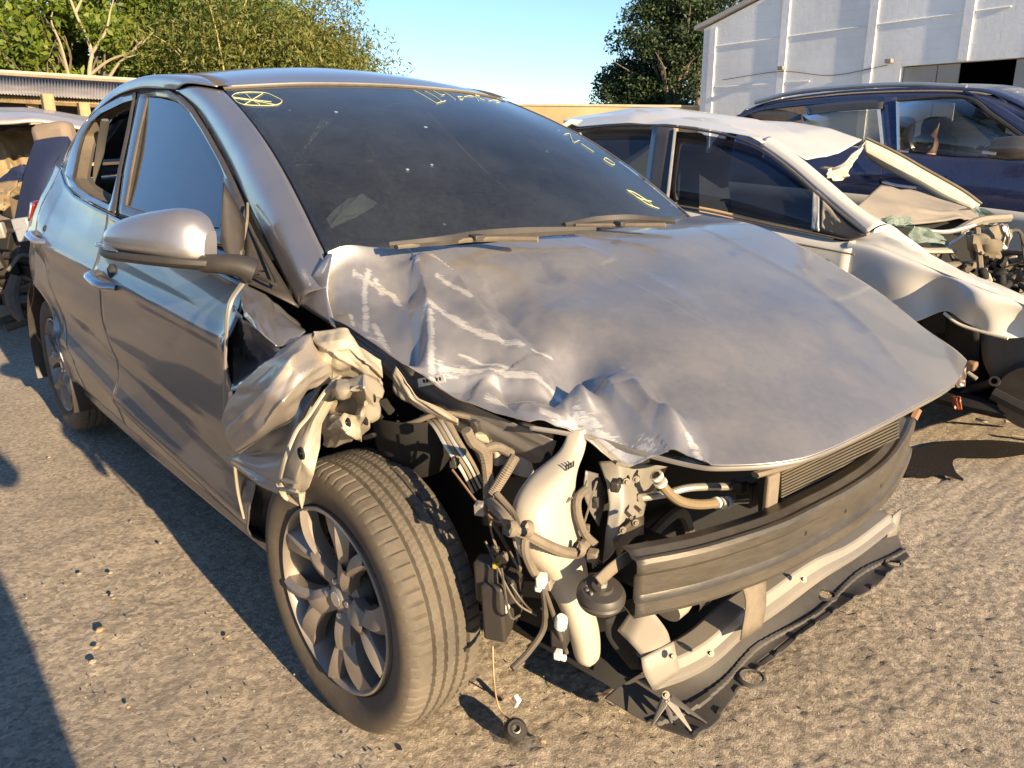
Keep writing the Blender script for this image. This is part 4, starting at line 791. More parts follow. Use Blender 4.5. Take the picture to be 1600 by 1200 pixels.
AB = np.array([[(-.409,-.448,1.126), (-.403,-.405,1.129), (-.371,-.385,1.113)], [(-.379,-.515,1.095), (-.357,-.471,1.09), (-.353,-.419,1.097)], [(-.344,-.568,1.063), (-.33,-.559,1.056), (-.336,-.521,1.067)]])+V(-.10, 0, -.03)
part(MB().grid(crumple(AB, 30, 30, .012, 3, 95)), 'airbag', M['cloth'])
part(MB().box((-.97, 0, 1.30), (.03, .24, .06)), 'inner_mirror', M['dark'], bevel=.015)
part(MB().tube([(-2.02, -.60, 1.32), (-2.14, -.60, 1.22), (-2.22, -.61, 1.10), (-2.26, -.62, .95)], .016, 6, 20, flat=.4), 'seat_belt', mat('belt_webbing', (.10, .095, .09), .8))

# side of the cowl between A-pillar foot and hood corner
part(MB().grid(loft([[(-.331,-.702,.886), (-.26,-.69,.951), (-.227,-.665,.998)], [(-.245,-.7,.869), (-.224,-.69,.934), (-.21,-.668,1.002)], [(-.165,-.69,.849), (-.201,-.685,.923), (-.2,-.667,1.001)]], 8, 14)), 'cowl_side', M['paint'], solid=.002)

# thin wiring draped over the broken corner
rw = np.random.default_rng(77); WP = [np.array(q) for q in ((.3,-.688,.737), (.33,-.669,.711), (.25,-.702,.671), (.36,-.699,.62), (.42,-.694,.592), (.38,-.676,.52), (.34,-.672,.515), (.44,-.638,.487), (.43,-.543,.609), (.46,-.555,.542), (.43,-.595,.352), (.38,-.63,.384), (.42,-.473,.597), (.42,-.385,.46))]
for k in range(20):
    i, j = rw.choice(len(WP), 2, replace=False); A_, B2 = WP[i]+rw.normal(0, .012, 3), WP[j]+rw.normal(0, .012, 3)
    if np.linalg.norm(A_-B2) > .22: continue
    part(MB().tube([A_, (A_+B2)/2+V(.015, -.01, -.035)+rw.normal(0, .015, 3), B2], .0022, 5, 14), 'wire', M[['rubber', 'hose', 'black', 'rust'][k % 4]])
for k in range(10):
    q = WP[k]+rw.normal(0, .01, 3); part(MB().box(q, rw.uniform(.010, .022, 3), Rm).box(q+V(.004, -.004, .008), rw.uniform(.006, .014, 3), Rm), 'connector', M[['black', 'hose', 'black', 'greymetal'][k % 4]], bevel=.002)
# ---------------------------------------------------------------- lamp socket lying on the ground in front of the wheel
ls = empty('lamp_socket', (.27,-.556,0), 'broken black lamp socket on the ground before the front wheel', 'lamp socket')
lc = np.array((.28,-.569,.03))
part(MB().lathe([(.012, .012), (.018, .012), (.022, .006), (.026, -.004), (.024, -.02), (.010, -.03), (.001, -.03)], lc, (.55, -.3, .75), 24), 'socket_ring', M['black'], ls)
part(MB().lathe([(.001, .004), (.006, .004), (.008, .014), (.011, .013), (.012, .0)], lc, (.55, -.3, .75), 18), 'bulb_seat', M['metal'], ls)
part(MB().grid(crumple([[lc+V(.02, -.03, -.025), lc+V(.05, 0, -.026), lc+V(.05, .03, -.024)], [lc+V(0, -.02, -.02), lc+V(.02, .01, -.01), lc+V(.03, .04, -.02)]], 14, 14, .006, 3, 5)), 'lens_fragment', M['lens'], ls, solid=.002)
part(MB().tube([(.188,-.554,.18), (.212,-.571,.12), (.222,-.566,.05), (.267,-.564,.035)], .0022, 5, 24), 'wire', mat('copper_wire', (.35, .2, .1), .5), ls)
part(MB().tube([(.195,-.532,.05), (.195,-.516,.03), (.203,-.507,.02)], .0018, 5, 10), 'wire', M['rust'], ls)
cn = part(MB().box((.201,-.5,.02), (.020, .012, .030), np.array(Matrix.Rotation(.5, 3, 'Y'))), 'plug', M['label'], ls, bevel=.003)

# loose stones, one object each for the bigger ones
def stone(loc, r, seed):
    bm = bmesh.new(); bmesh.ops.create_icosphere(bm, subdivisions=2, radius=r); rs = np.random.default_rng(seed); k = rs.normal(size=(5, 3))
    for v in bm.verts:
        d = np.array(v.co)/r; f = 1+.22*sum(math.sin(3*d@q+i) for i, q in enumerate(k))/3; v.co = Vector(d*r*f*np.array([1.2, .9, .6]))
    me = bpy.data.meshes.new('stone'); bm.to_mesh(me); bm.free(); return me
SM = [mat('stone_%s' % n, c, .9, bump=.4, bscale=80, var=.25) for n, c in (('tan', (.34, .28, .20)), ('grey', (.28, .25, .22)), ('ochre', (.34, .25, .14)))]
SMESH = []
for k in range(6):
    me = stone((0, 0, 0), 1, k); me.materials.append(SM[k % 3]); SMESH.append(me)
def put_stone(q, r, label):
    o = link(bpy.data.objects.new('stone', SMESH[int(rng.integers(6))])); o.location = (q[0], q[1], r*.25); o.scale = (r, r, r); o.rotation_euler = (0, 0, float(rng.uniform(0, 6)))
    tag(o, label, 'stone', 'stones on the dirt')
for q, r in (((-.75,-1.13,0), .022), ((-.614,-1.182,0), .016), ((-.674,-1.159,0), .013), ((-.915,-1.056,0), .012), ((-.894,-1.057,0), .010), ((-1.105,-1.095,0), .012), ((-1.049,-1.025,0), .012), ((-.501,-.887,0), .012), ((-1.373,-.872,0), .012), ((-1.147,-.849,0), .012), ((-2.074,-.774,0), .013), ((-2.217,-.948,0), .012), ((-2.306,-1.07,0), .012), ((-2.374,-.821,0), .010), ((.318,-.525,0), .014), ((.302,-.534,0), .010), ((-.381,-1.165,0), .010), ((.166,-.763,0), .012)):
    put_stone(q, r*.5, 'small loose stone lying on the sunlit dirt')
nS = 1500; P = np.stack([rng.uniform(-1.2, 1.1, nS), rng.uniform(-1.5, 1.4, nS)], 1); mb = MB()
oct_ = np.array([(1, 0, 0), (-1, 0, 0), (0, 1, 0), (0, -1, 0), (0, 0, 1), (0, 0, -1)], float); of = [(0, 2, 4), (2, 1, 4), (1, 3, 4), (3, 0, 4), (2, 0, 5), (1, 2, 5), (3, 1, 5), (0, 3, 5)]
for x, y in P:
    r = rng.uniform(.0012, .0032); a_ = rng.uniform(0, 6); c_, s_ = math.cos(a_), math.sin(a_); q = oct_*r*rng.uniform(.6, 1.3, 3); q = np.stack([q[:, 0]*c_-q[:, 1]*s_, q[:, 0]*s_+q[:, 1]*c_, q[:, 2]], 1)+V(x, y, .006)
    mb.add(q, of, int(rng.integers(3)))
tag(mb.build('gravel', SM, smooth=False), kind='stuff', label='scattered fine gravel on the dirt', cat='gravel')

# ---------------------------------------------------------------- white wrecked car
M['white'] = mat('white_paint', (.60, .585, .55), .3, 0, .6, dust=.22, dustcol=(.5, .42, .32), var=.04)
M['cream'] = mat('cream_inner_metal', (.66, .60, .47), .45, 0, .2, dust=.2, var=.08)
M['greydash'] = mat('grey_dashboard', (.17, .155, .14), .8, dust=.5, dustcol=(.33, .28, .22))
M['tanseat'] = mat('tan_seat', (.20, .15, .11), .8)
M['junk'] = mat('dusty_mechanics', (.14, .115, .08), .7, .2, 0, dust=.45, dustcol=(.27, .22, .15), var=.3, vscale=12)
M['shard'] = glass('shattered_glass', (.55, .68, .62), .25, 1, (.55, .62, .58), 8)
wc = empty('white_wrecked_car', (-1.0, 2.6, 0), 'white sedan wreck with crushed roof and missing windscreen beside the grey car', 'car')
TT = [(-2.093,1.95,1.306), (-1.828,1.95,1.318), (-1.545,1.95,1.316), (-1.274,1.94,1.295), (-1.028,1.93,1.256), (-.838,1.9,1.203), (-.65,1.86,1.11), (-.49,1.82,1.017), (-.324,1.78,.924), (-.214,1.75,.868)]
TB = [(-1.895,1.76,1.003), (-1.602,1.75,.973), (-1.289,1.74,.942), (-1.003,1.735,.918), (-.751,1.73,.889), (-.593,1.73,.872), (-.451,1.73,.857), (-.351,1.73,.846), (-.28,1.735,.841), (-.211,1.745,.864)]
tt, tb = arc(TT, 60), arc(TB, 60)
tb0 = np.array([(-2.6, 1.80, 1.02)]); 
part(MB().grid(np.stack([tt*(1-v)+tb*v+V(0, .02, 0) for v in (.06, .35, .7, .97)])), 'side_window', glass('blue_tint_window', (.26, .33, .45), .04), wc, solid=.003)
part(MB().tube(tt, .012, 6, 60, flat=.5), 'window_trim', M['trim'], wc); part(MB().tube(tb, .010, 6, 60, flat=.5), 'window_trim', M['rubber'], wc)
part(MB().grid(loft([[(-1.375,1.93,1.3), (-1.25,1.742,.938)], [(-1.511,1.93,1.312), (-1.395,1.742,.95)]], 4, 8)), 'b_pillar', M['trim'], wc, solid=.006)
part(MB().tube([(-1.359,1.925,1.294), (-1.236,1.735,.939)], .008, 6), 'pillar_trim', M['alu'], wc)
part(MB().grid(loft([[(-.484,1.81,1.013), (-.322,1.775,.922), (-.218,1.745,.871)], [(-.438,1.728,.861), (-.287,1.728,.844), (-.219,1.738,.864)]], 6, 14)), 'mirror_corner', M['dark'], wc, solid=.004)
part(MB().grid(crumple([[(-.497,1.8,1.021), (-.465,1.8,1)], [(-.444,1.725,.872), (-.408,1.725,.863)]], 12, 6, .004, 4, 7)), 'bare_bracket', M['alu'], wc, solid=.003)
part(MB().grid(crumple([[(-.449,1.795,.991), (-.331,1.775,.911)], [(-.409,1.735,.881), (-.309,1.735,.849)]], 12, 12, .006, 4, 9)), 'bare_bracket', M['greydash'], wc, solid=.003)
# door skin and rocker down to the ground line
xs_ = np.linspace(-2.7, -.25, 60); zb_ = np.interp(xs_, [q[0] for q in tb], [q[2] for q in tb], left=1.02)-.012
part(MB().grid([np.stack([xs_, np.full(60, y), z0+(zb_-z0)*f], 1) for f, y, z0 in ((1, 1.735, .2), (.93, 1.705, .2), (.8, 1.695, .2), (.5, 1.70, .2), (.25, 1.705, .2), (.06, 1.73, .2), (0, 1.76, .2))]), 'side_doors', M['white'], wc, solid=.004)
part(MB().tube([(-.977,1.695,.865), (-.627,1.69,.822), (-.225,1.69,.787)], .004, 5, 20), 'door_scuff', M['hose'], wc)
# crushed roof
RF = [[tuple(q+V(0, .01, .012)) for q in arc(TT[:6], 7)],
      [(-2.384,2.15,1.357), (-2.139,2.15,1.377), (-1.839,2.15,1.386), (-1.564,2.15,1.371), (-1.287,2.12,1.325), (-1.04,2.1,1.281), (-.844,2.05,1.228)],
      [(-2.723,2.45,1.377), (-2.457,2.45,1.414), (-2.13,2.45,1.43), (-1.856,2.45,1.431), (-1.452,2.4,1.356), (-1.128,2.35,1.261), (-.802,2.25,1.143)],
      [(-3.085,2.8,1.373), (-2.702,2.8,1.398), (-2.354,2.8,1.413), (-1.913,2.8,1.423), (-1.438,2.75,1.357), (-1.117,2.7,1.285), (-.854,2.65,1.169)],
      [(-3.254,3.1,1.352), (-2.856,3.1,1.371), (-2.381,3.1,1.377), (-1.908,3.1,1.374), (-1.411,3.08,1.347), (-1.141,3.06,1.305), (-.937,3.05,1.24)]]
part(MB().grid(crumple(RF, 60, 70, .018, 3, 15)), 'crushed_roof', M['white'], wc, solid=.003, angle=30)
part(MB().grid(crumple([[(-.696,2.25,1.097), (-.734,2.5,1.125), (-.812,2.8,1.193), (-.893,3,1.233)], [(-.682,2.28,1.061), (-.712,2.5,1.078), (-.814,2.75,1.135), (-.876,2.95,1.182)], [(-.657,2.28,1.046), (-.705,2.45,1.043), (-.801,2.7,1.097), (-.875,2.9,1.149)]], 20, 20, .03, 5, 17)), 'roof_front_lip', M['cream'], wc, solid=.003)
part(MB().tube([(-.697,2.22,1.109), (-.732,2.45,1.104), (-.807,2.7,1.143), (-.899,3,1.226)], .012, 5, 20, flat=.5), 'roof_tear', M['hose'], wc)
# near A-pillar
ap0 = [(-.859,1.93,1.217), (-.669,1.89,1.123), (-.509,1.85,1.029), (-.336,1.8,.935), (-.217,1.755,.87)]; ap1 = [(-.865,2.02,1.251), (-.679,1.98,1.16), (-.484,1.93,1.051), (-.316,1.88,.958), (-.18,1.84,.903)]
part(MB().grid(loft([ap0, [tuple((np.array(a_)+np.array(b_))/2+V(.01, -.02, .012)) for a_, b_ in zip(ap0, ap1)], ap1, [tuple(np.array(b_)+V(-.02, .06, -.03)) for b_ in ap1]], 12, 40)), 'a_pillar', M['white'], wc, solid=.003)
# far A-pillar, cream inside
fa0 = [(-.93,3.06,1.236), (-.759,3.1,1.154), (-.627,3.14,1.077), (-.429,3.18,.968), (-.331,3.2,.898)]; fa1 = [(-.889,3.06,1.143), (-.736,3.08,1.056), (-.598,3.1,.992), (-.481,3.12,.928), (-.338,3.14,.891)]
part(MB().grid(loft([fa0, [tuple((np.array(a_)+np.array(b_))/2+V(-.0, -.03, .0)) for a_, b_ in zip(fa0, fa1)], fa1], 8, 30)), 'a_pillar', M['cream'], wc, solid=.02)
part(MB().tube(np.array(fa0)+V(.01, 0, .012), .008, 6, 30), 'pillar_edge', M['hose'], wc)
# fender: grazing light shows every dent
FT = [(-.282,1.74,.835), (-.156,1.73,.823), (-.02,1.72,.787), (.108,1.715,.752), (.274,1.71,.707), (.406,1.71,.669), (.53,1.72,.621)]
FB = [(-.227,1.69,.597), (-.104,1.69,.562), (.026,1.69,.544), (.15,1.69,.606), (.277,1.69,.558), (.37,1.69,.54), (.499,1.72,.57)]
Ff = loft([FT, [tuple(np.array(a_)*.9+np.array(b_)*.1+V(0, -.018, 0)) for a_, b_ in zip(FT, FB)], [tuple((np.array(a_)+np.array(b_))/2+V(0, -.01, 0)) for a_, b_ in zip(FT, FB)], FB], 50, 140)
fx, fz_ = Ff[..., 0], Ff[..., 2]
def bulge(q, rx, rz, h): 
    Ff[..., 1] += h*np.exp(-((fx-q[0])/rx)**2-((fz_-q[2])/rz)**2)
bulge((.11,1.7,.643), .075, .11, .045); bulge((.258,1.7,.664), .07, .07, -.03); bulge((.419,1.7,.583), .07, .09, .05); bulge((.264,1.7,.581), .03, .05, .02); bulge((-.074,1.7,.695), .1, .06, -.012)
part(MB().grid(Ff), 'fender', M['white'], wc, solid=.003, label='dented white fender facing the grey car')
ft2 = [(-.214,1.75,.866), (-.162,1.83,.9), (-.087,1.85,.853), (-.007,1.86,.793), (.122,1.86,.738), (.264,1.86,.706), (.444,1.86,.646)]
part(MB().grid(crumple([FT, [tuple((np.array(a_)+np.array(b_))/2+V(0, 0, .012)) for a_, b_ in zip(FT, ft2)], ft2], 20, 60, .012, 5, 23)), 'fender_top', M['white'], wc, solid=.003)
part(MB().tube([(.151,1.688,.604), (.214,1.688,.569), (.304,1.69,.553), (.38,1.69,.545)], .006, 6, 20), 'arch_lip', M['cream'], wc)
# dashboard, shards and wrecked engine bay
part(MB().grid(crumple([[(-.391,2,.956), (-.541,2.5,1.021), (-.532,2.8,.992), (-.324,3.15,.875)], [(-.326,2,.897), (-.342,2.4,.915), (-.33,2.8,.894), (-.246,3.15,.83)], [(-.254,2,.883), (-.276,2.4,.861), (-.263,2.8,.851), (-.206,3.15,.81)]], 30, 40, .012, 4, 27)), 'dashboard', M['greydash'], wc, solid=.01)
part(MB().tube([(-.345,2.45,.877), (-.338,2.75,.884), (-.32,3.05,.894)], .006, 5, 16), 'dash_groove', M['dark'], wc)
for k, cg in enumerate(([[(-.254,1.95,.918), (-.263,2.1,.914), (-.249,2.2,.889)], [(-.221,1.93,.89), (-.222,2.05,.882), (-.211,2.15,.876)]], [[(-.18,2,.888), (-.168,2.15,.862), (-.109,2.25,.821)], [(-.129,1.98,.832), (-.111,2.1,.805), (-.067,2.2,.795)]], [[(-.312,3.1,.917), (-.245,3.1,.882), (-.193,3.1,.837)], [(-.295,3.05,.866), (-.235,3.05,.837), (-.197,3.05,.824)]])):
    part(MB().grid(crumple(cg, 16, 16, .03, 5, 30+k)), 'glass_shard', M['shard'], wc, smooth=False, solid=.004)
part(MB().tube([(-.242,1.9,.89), (-.099,1.95,.802), (-.043,2.2,.776)], .02, 6, 20, flat=.5), 'cowl_remnant', M['primer'], wc)
part(MB().tube([(-.118,2.4,.837), (-.176,2.8,.857), (-.11,3,.864)], .02, 6, 16), 'broken_trim', M['greydash'], wc)
part(MB().tube([(-.188,2.2,.852), (-.12,2.3,.844), (-.092,2.5,.861)], .018, 6, 16, flat=.5), 'broken_trim', M['white'], wc)
part(MB().tube([(-.073,2.1,.76), (-.087,2.3,.802), (-.109,2.5,.831)], .008, 5, 12), 'bay_rod', M['alu'], wc)
part(MB().grid(crumple([[(-.041,2.3,.85), (.012,2.4,.858), (.056,2.5,.849)], [(.01,2.2,.799), (.09,2.2,.82), (.088,2.4,.781)], [(.04,2.2,.74), (.065,2.3,.75), (.072,2.4,.752)]], 20, 20, .05, 4, 41)), 'torn_duct', M['junk'], wc, solid=.006)
part(MB().grid(crumple([[(.081,2.3,.891), (.118,2.3,.888)], [(.101,2.3,.839), (.138,2.3,.837)], [(.093,2.3,.779), (.126,2.3,.788)]], 14, 8, .02, 4, 43)), 'torn_foil', M['alu'], wc, solid=.003)
rr_ = np.random.default_rng(5)
for k in range(95):
    px_ = rr_.uniform(0, 1); pz_ = rr_.uniform(0, 1)
    a_ = np.array((-.114,2.25,.756)); b_ = np.array((.275,2.35,.771)); c_ = np.array((.039,2.1,.664))
    q = a_+(b_-a_)*px_+V(0, rr_.uniform(-.15, .5), -rr_.uniform(0, .16)-.04)
    if k % 3 == 0: part(MB().tube([q, q+rr_.normal(0, .07, 3), q+rr_.normal(0, .1, 3)], rr_.uniform(.007, .016), 6, 14), 'bay_hose', M[['hose', 'junk', 'rubber'][k % 9//3]], wc)
    elif k % 3 == 1: part(MB().box(q, rr_.uniform(.02, .07, 3), np.array(Matrix.Rotation(rr_.uniform(0, 3), 3, 'Z') @ Matrix.Rotation(rr_.uniform(-.5, .5), 3, 'X'))), 'bay_component', M[['junk', 'void', 'primer', 'junk'][k % 4]], wc, bevel=.006)
    else: part(MB().lathe([(.001, .02), (.012, .02), (.018, .012), (.019, -.014), (.012, -.03)], q, rr_.normal(0, 1, 3), 12), 'bay_component', M[['junk', 'metal', 'void'][k % 3]], wc)
part(MB().box((.12, 2.62, .44), (.55, .95, .32)).box((.30, 2.5, .36), (.35, .5, .22)).box((.22, 2.95, .40), (.4, .3, .3)), 'engine_mass', M['void'], wc, bevel=.05)
part(MB().box((-1.5, 2.6, .28), (2.6, 1.6, .1)), 'cabin_floor', M['dark'], wc)
part(MB().box((-.35, 2.6, .55), (.06, 1.6, .6)), 'firewall', M['void'], wc)
part(MB().box((-1.35, 2.15, .85), (.16, .48, .66), np.array(Matrix.Rotation(-.25, 3, 'Y'))), 'seat_back', M['tanseat'], wc, bevel=.06); part(MB().box((-1.45, 2.15, 1.2), (.1, .26, .16)), 'headrest', M['tanseat'], wc, bevel=.04)
part(MB().box((-1.1, 2.15, .5), (.55, .48, .16)), 'seat_cushion', M['tanseat'], wc, bevel=.05)
part(MB().grid(flip(loft([[(-2.7, -3.42, 1.0), (-.2, -3.44, .86), (.9, -3.42, .7)], [(-2.7, -3.46, .6), (-.2, -3.48, .6), (.9, -3.45, .5)], [(-2.7, -3.42, .2), (-.2, -3.42, .2), (.9, -3.42, .3)]], 10, 20))), 'far_side', M['white'], wc, solid=.004)
part(MB().grid(loft([[(-2.2, 2.0, 1.36), (-2.25, 3.1, 1.36)], [(-2.9, 1.85, 1.02), (-3.0, 3.3, 1.02)], [(-3.4, 1.85, .98), (-3.45, 3.3, .98)], [(-3.5, 1.8, .3), (-3.55, 3.35, .3)]], 16, 10)), 'tail', M['white'], wc, solid=.004)
part(MB().grid(loft([[(-2.7, 1.735, 1.0), (-3.1, 1.75, 1.0), (-3.45, 1.85, .98)], [(-2.7, 1.70, .6), (-3.1, 1.70, .6), (-3.52, 1.82, .6)], [(-2.7, 1.73, .25), (-3.1, 1.74, .25), (-3.5, 1.85, .25)]], 10, 14)), 'quarter_panel', M['white'], wc, solid=.004)
wheel((-2.35, 1.83, .304), 0, wc, .4); wheel((-2.35, 3.3, .304), 0, wc, .4, True)
# bare wheel well
part(MB().grid(loft([[(.059,1.95,.551), (.19,1.95,.525)], [(.062,2,.354), (.193,2,.379)], [(.095,2,.192), (.209,2,.274)]], 6, 6)), 'well_liner', M['void'], wc, solid=.004)
part(MB().grid(loft([[(.179,2,.505), (.421,2,.525)], [(.212,1.98,.387), (.447,1.98,.408)], [(.26,1.98,.303), (.459,1.98,.334)]], 8, 8)), 'well_liner', mat('liner_grey', (.06, .06, .06), .7, dust=.2), wc, solid=.004)
part(MB().tube([(.124,2.05,.211), (.211,2,.261), (.281,1.95,.313)], [.03, .035, .025], 8, 14, flat=.6), 'control_arm', M['black'], wc)
part(MB().tube([(.288,1.95,.27), (.372,1.95,.242), (.489,1.95,.206)], .04, 10, 14), 'axle_tube', M['black'], wc)
part(MB().lathe([(.02, -.02), (.022, 0), (.02, .02), (.012, .02)], (.288,1.93,.316), (.1, -1, .3), 16), 'bushing', M['black'], wc)
part(MB().tube([(.193,1.9,.339), (.23,1.9,.32)], .008, 6), 'link_rod', M['primer'], wc); part(MB().box((.186,1.95,.355), (.04, .04, .04)), 'broken_knuckle', M['rust'], wc, bevel=.008)
part(MB().grid(crumple([[(.161,1.85,.245), (.197,1.85,.248)], [(.181,1.85,.19), (.212,1.85,.198)]], 8, 8, .01, 3, 3)), 'lamp_fragment', mat('amber_plastic', (.30, .07, .02), .4), wc, solid=.004)
for a_, b_ in (((.141,2.237,.05), (.179,2.259,.04)), ((.244,2.271,.06), (.362,2.372,.05)), ((.292,2.223,.02), (.42,2.275,.02))): part(MB().tube([a_, b_], .012, 6, flat=.5), 'broken_piece', M['primer'], wc)
part(MB().tube([(-.2, 1.98, .22), (.25, 1.95, .20), (.5, 2.1, .2), (.52, 2.6, .2), (.5, 3.1, .2)], .05, 8, 30, flat=.7), 'subframe', M['void'], wc)

# ---------------------------------------------------------------- blue SUV
M['blue'] = mat('navy_paint', (.012, .028, .10), .22, .3, 1, dust=.10, var=.1)
sv = empty('blue_suv', (-1.6, 5.1, 0), 'dark blue SUV with roof rails standing behind the white wreck', 'car')
ys = 4.3
top = [(-2.814,4.55,1.438), (-2.552,4.6,1.541), (-2.012,4.62,1.585), (-1.521,4.62,1.588), (-1.08,4.62,1.566), (-.832,4.62,1.514), (-.485,4.55,1.344), (-.002,4.4,1.081)]
beltS = [(-2.664,4.35,1.292), (-2.285,4.32,1.216), (-1.794,4.3,1.201), (-1.316,4.3,1.157), (-.892,4.3,1.13), (-.512,4.3,1.114), (-.165,4.3,1.074), (.022,4.32,1.055)]
tS, bS = arc(top, 80), arc(beltS, 80)
lowS = np.stack([bS[:, 0], np.full(80, 4.3), np.full(80, .3)], 1)
part(MB().grid(np.stack([bS+V(0, .02, 0), bS+V(0, -.01, -.03), bS*.72+lowS*.28+V(0, -.06, 0), bS*.6+lowS*.4+V(0, -.045, 0), bS*.3+lowS*.7+V(0, -.06, 0), lowS])), 'body_side', M['blue'], sv, solid=.01)
part(MB().grid(np.stack([tS+V(0, 0, -.02), tS*.9+bS*.1+V(0, -.015, 0), tS*.80+bS*.2+V(0, -.012, 0)])), 'roof_side', M['blue'], sv, solid=.01)
rfS = np.stack([np.stack([tS[:, 0], 4.3+(tS[:, 1]-4.3)*(1-2*v)+1.7*v, tS[:, 2]+.05*math.sin(math.pi*v)], 1) for v in np.linspace(0, 1, 12)])
part(MB().grid(rfS[:, :66]), 'roof', M['blue'], sv, solid=.01)
part(MB().tube([(-2.725,4.68,1.55), (-2.388,4.7,1.61), (-1.906,4.7,1.629), (-1.47,4.7,1.623), (-1.073,4.7,1.585)], .018, 8, 40), 'roof_rail', mat('silver_rail', (.55, .55, .53), .35, .7), sv)
def fillS(Pz, m, name, off=0, solid=.006): return part(fillpoly(planar(Pz)+V(0, off, 0)), name, m, sv, solid=solid)
gS = glass('suv_window', (.6, .62, .6), .03)
fillS([(-1.454,4.52,1.496), (-1.164,4.54,1.501), (-1.019,4.54,1.499), (-.821,4.48,1.39), (-.604,4.4,1.26), (-.535,4.31,1.129), (-.897,4.31,1.138), (-1.319,4.32,1.174)], gS, 'front_window', .0)
fillS([(-2.168,4.5,1.439), (-1.586,4.5,1.448), (-1.438,4.32,1.191), (-1.867,4.34,1.21), (-2.11,4.42,1.333)], gS, 'rear_window', .0)
fillS([(-2.34,4.43,1.361), (-2.179,4.49,1.439), (-2.112,4.4,1.309), (-2.238,4.37,1.278)], M['trim'], 'quarter_glass')
part(MB().grid(loft([[(-1.593,4.53,1.536), (-1.4,4.3,1.183)], [(-1.463,4.53,1.531), (-1.299,4.3,1.166)]], 4, 8)), 'b_pillar', M['blue'], sv, solid=.01)
part(MB().tube([(-1.445,4.5,1.503), (-1.295,4.29,1.166)], .010, 6), 'pillar_trim', M['chrome'], sv)
part(MB().tube([(-1.446,4.5,1.508), (-1.013,4.52,1.511), (-.791,4.45,1.389), (-.553,4.36,1.248)], .014, 6, 24), 'window_frame', M['black'], sv)
part(MB().grid(loft([[(-2.158,4.5,1.495), (-1.898,4.52,1.513), (-1.548,4.52,1.517)], [(-2.094,4.44,1.426), (-1.859,4.46,1.447), (-1.53,4.46,1.454)]], 4, 14)), 'rain_visor', M['trim'], sv, solid=.006)
part(MB().grid(loft([[(-1.051,4.6,1.556), (-.787,4.52,1.45), (-.418,4.38,1.246)], [(-.969,4.56,1.518), (-.784,4.48,1.397), (-.516,4.36,1.244)]], 5, 20)), 'a_pillar', M['blue'], sv, solid=.02)
part(MB().tube([(-1.352,4.24,.96), (-1.246,4.21,.942), (-1.119,4.24,.928)], .014, 8, 16, flat=.8), 'door_handle', M['chrome'], sv)
part(MB().tube([(-1.399,4.26,1.183), (-1.366,4.23,.89), (-1.348,4.22,.715)], .004, 5, 12), 'door_gap', M['void'], sv)
part(MB().grid(loft([[(-1.533,4.215,1.026), (-.92,4.215,1.006)], [(-1.525,4.205,1), (-.912,4.205,.982)]], 3, 10)), 'side_crease', M['blue'], sv, solid=.006)
mq = np.array((-.541,4.12,1.184)); a = np.linspace(0, 2*np.pi, 20, endpoint=False)
part(MB().grid([[mq+V(-.14+.26*t, .06*t, 0)+V(0, 0, .075*s0*math.sin(q))+V(0, -.07*s0*math.cos(q), 0) for q in a] for t, s0 in ((0, .3), (.15, .8), (.5, 1), (.85, .95), (1, .6))], cv=True).add([mq+V(-.14, 0, 0)+V(0, -.021*math.cos(q), .0225*math.sin(q)) for q in a], [tuple(range(20))]), 'wing_mirror', M['trim'], sv)
part(MB().tube([mq+V(-.13, -.06, -.02), mq+V(-.05, -.075, -.03)], .01, 6), 'mirror_chrome', M['chrome'], sv)
brn = mat('brown_leather', (.18, .075, .04), .5)
part(MB().box((-1.218,4.66,1.284), (.14, .26, .22)), 'headrest', brn, sv, bevel=.05); part(MB().box((-1.235,4.7,1.065), (.2, .46, .42)), 'seat_back', brn, sv, bevel=.07); part(MB().box((-1.573,4.9,1.29), (.12, .28, .24)), 'headrest', brn, sv, bevel=.05)
part(MB().grid(crumple([[(-1.28,4.95,1.376), (-1.092,4.95,1.354), (-.791,4.9,1.263)], [(-1.254,4.95,1.255), (-1.056,4.95,1.253), (-.783,4.9,1.208)], [(-1.19,4.9,1.106), (-.993,4.9,1.099), (-.736,4.85,1.094)]], 24, 24, .06, 3, 61)), 'curtain_airbag', M['cloth'], sv)
part(MB().box((-1.9, 5.1, .7), (3.2, 1.3, .7)), 'cabin_tub', M['dark'], sv)
part(MB().grid(loft([[(-.25, 4.45, 1.08), (-.2, 5.1, 1.1), (-.25, 5.75, 1.08)], [(.3, 4.4, 1.02), (.4, 5.1, 1.05), (.3, 5.8, 1.02)], [(.75, 4.5, .85), (.85, 5.1, .88), (.75, 5.7, .85)], [(.8, 4.5, .4), (.9, 5.1, .4), (.8, 5.7, .4)]], 14, 14)), 'bonnet', M['blue'], sv, solid=.01)
part(MB().grid(loft([[(-.85, 4.62, 1.52), (-.8, 5.1, 1.56), (-.85, 5.6, 1.52)], [(-.2, 4.45, 1.09), (-.15, 5.1, 1.11), (-.2, 5.75, 1.09)]], 8, 12)), 'windscreen', glass('suv_screen', (.25, .28, .28), .25), sv, solid=.006)
part(MB().grid(loft([[(-2.75, 4.6, 1.5), (-2.8, 5.7, 1.5)], [(-3.0, 4.4, 1.1), (-3.05, 5.8, 1.1)], [(-3.05, 4.4, .35), (-3.1, 5.8, .35)]], 8, 6)), 'tailgate', M['blue'], sv, solid=.01)
wheel((-2.5, 4.45, .32), 0, sv, .2); wheel((.1, 4.45, .32), 0, sv, .9)
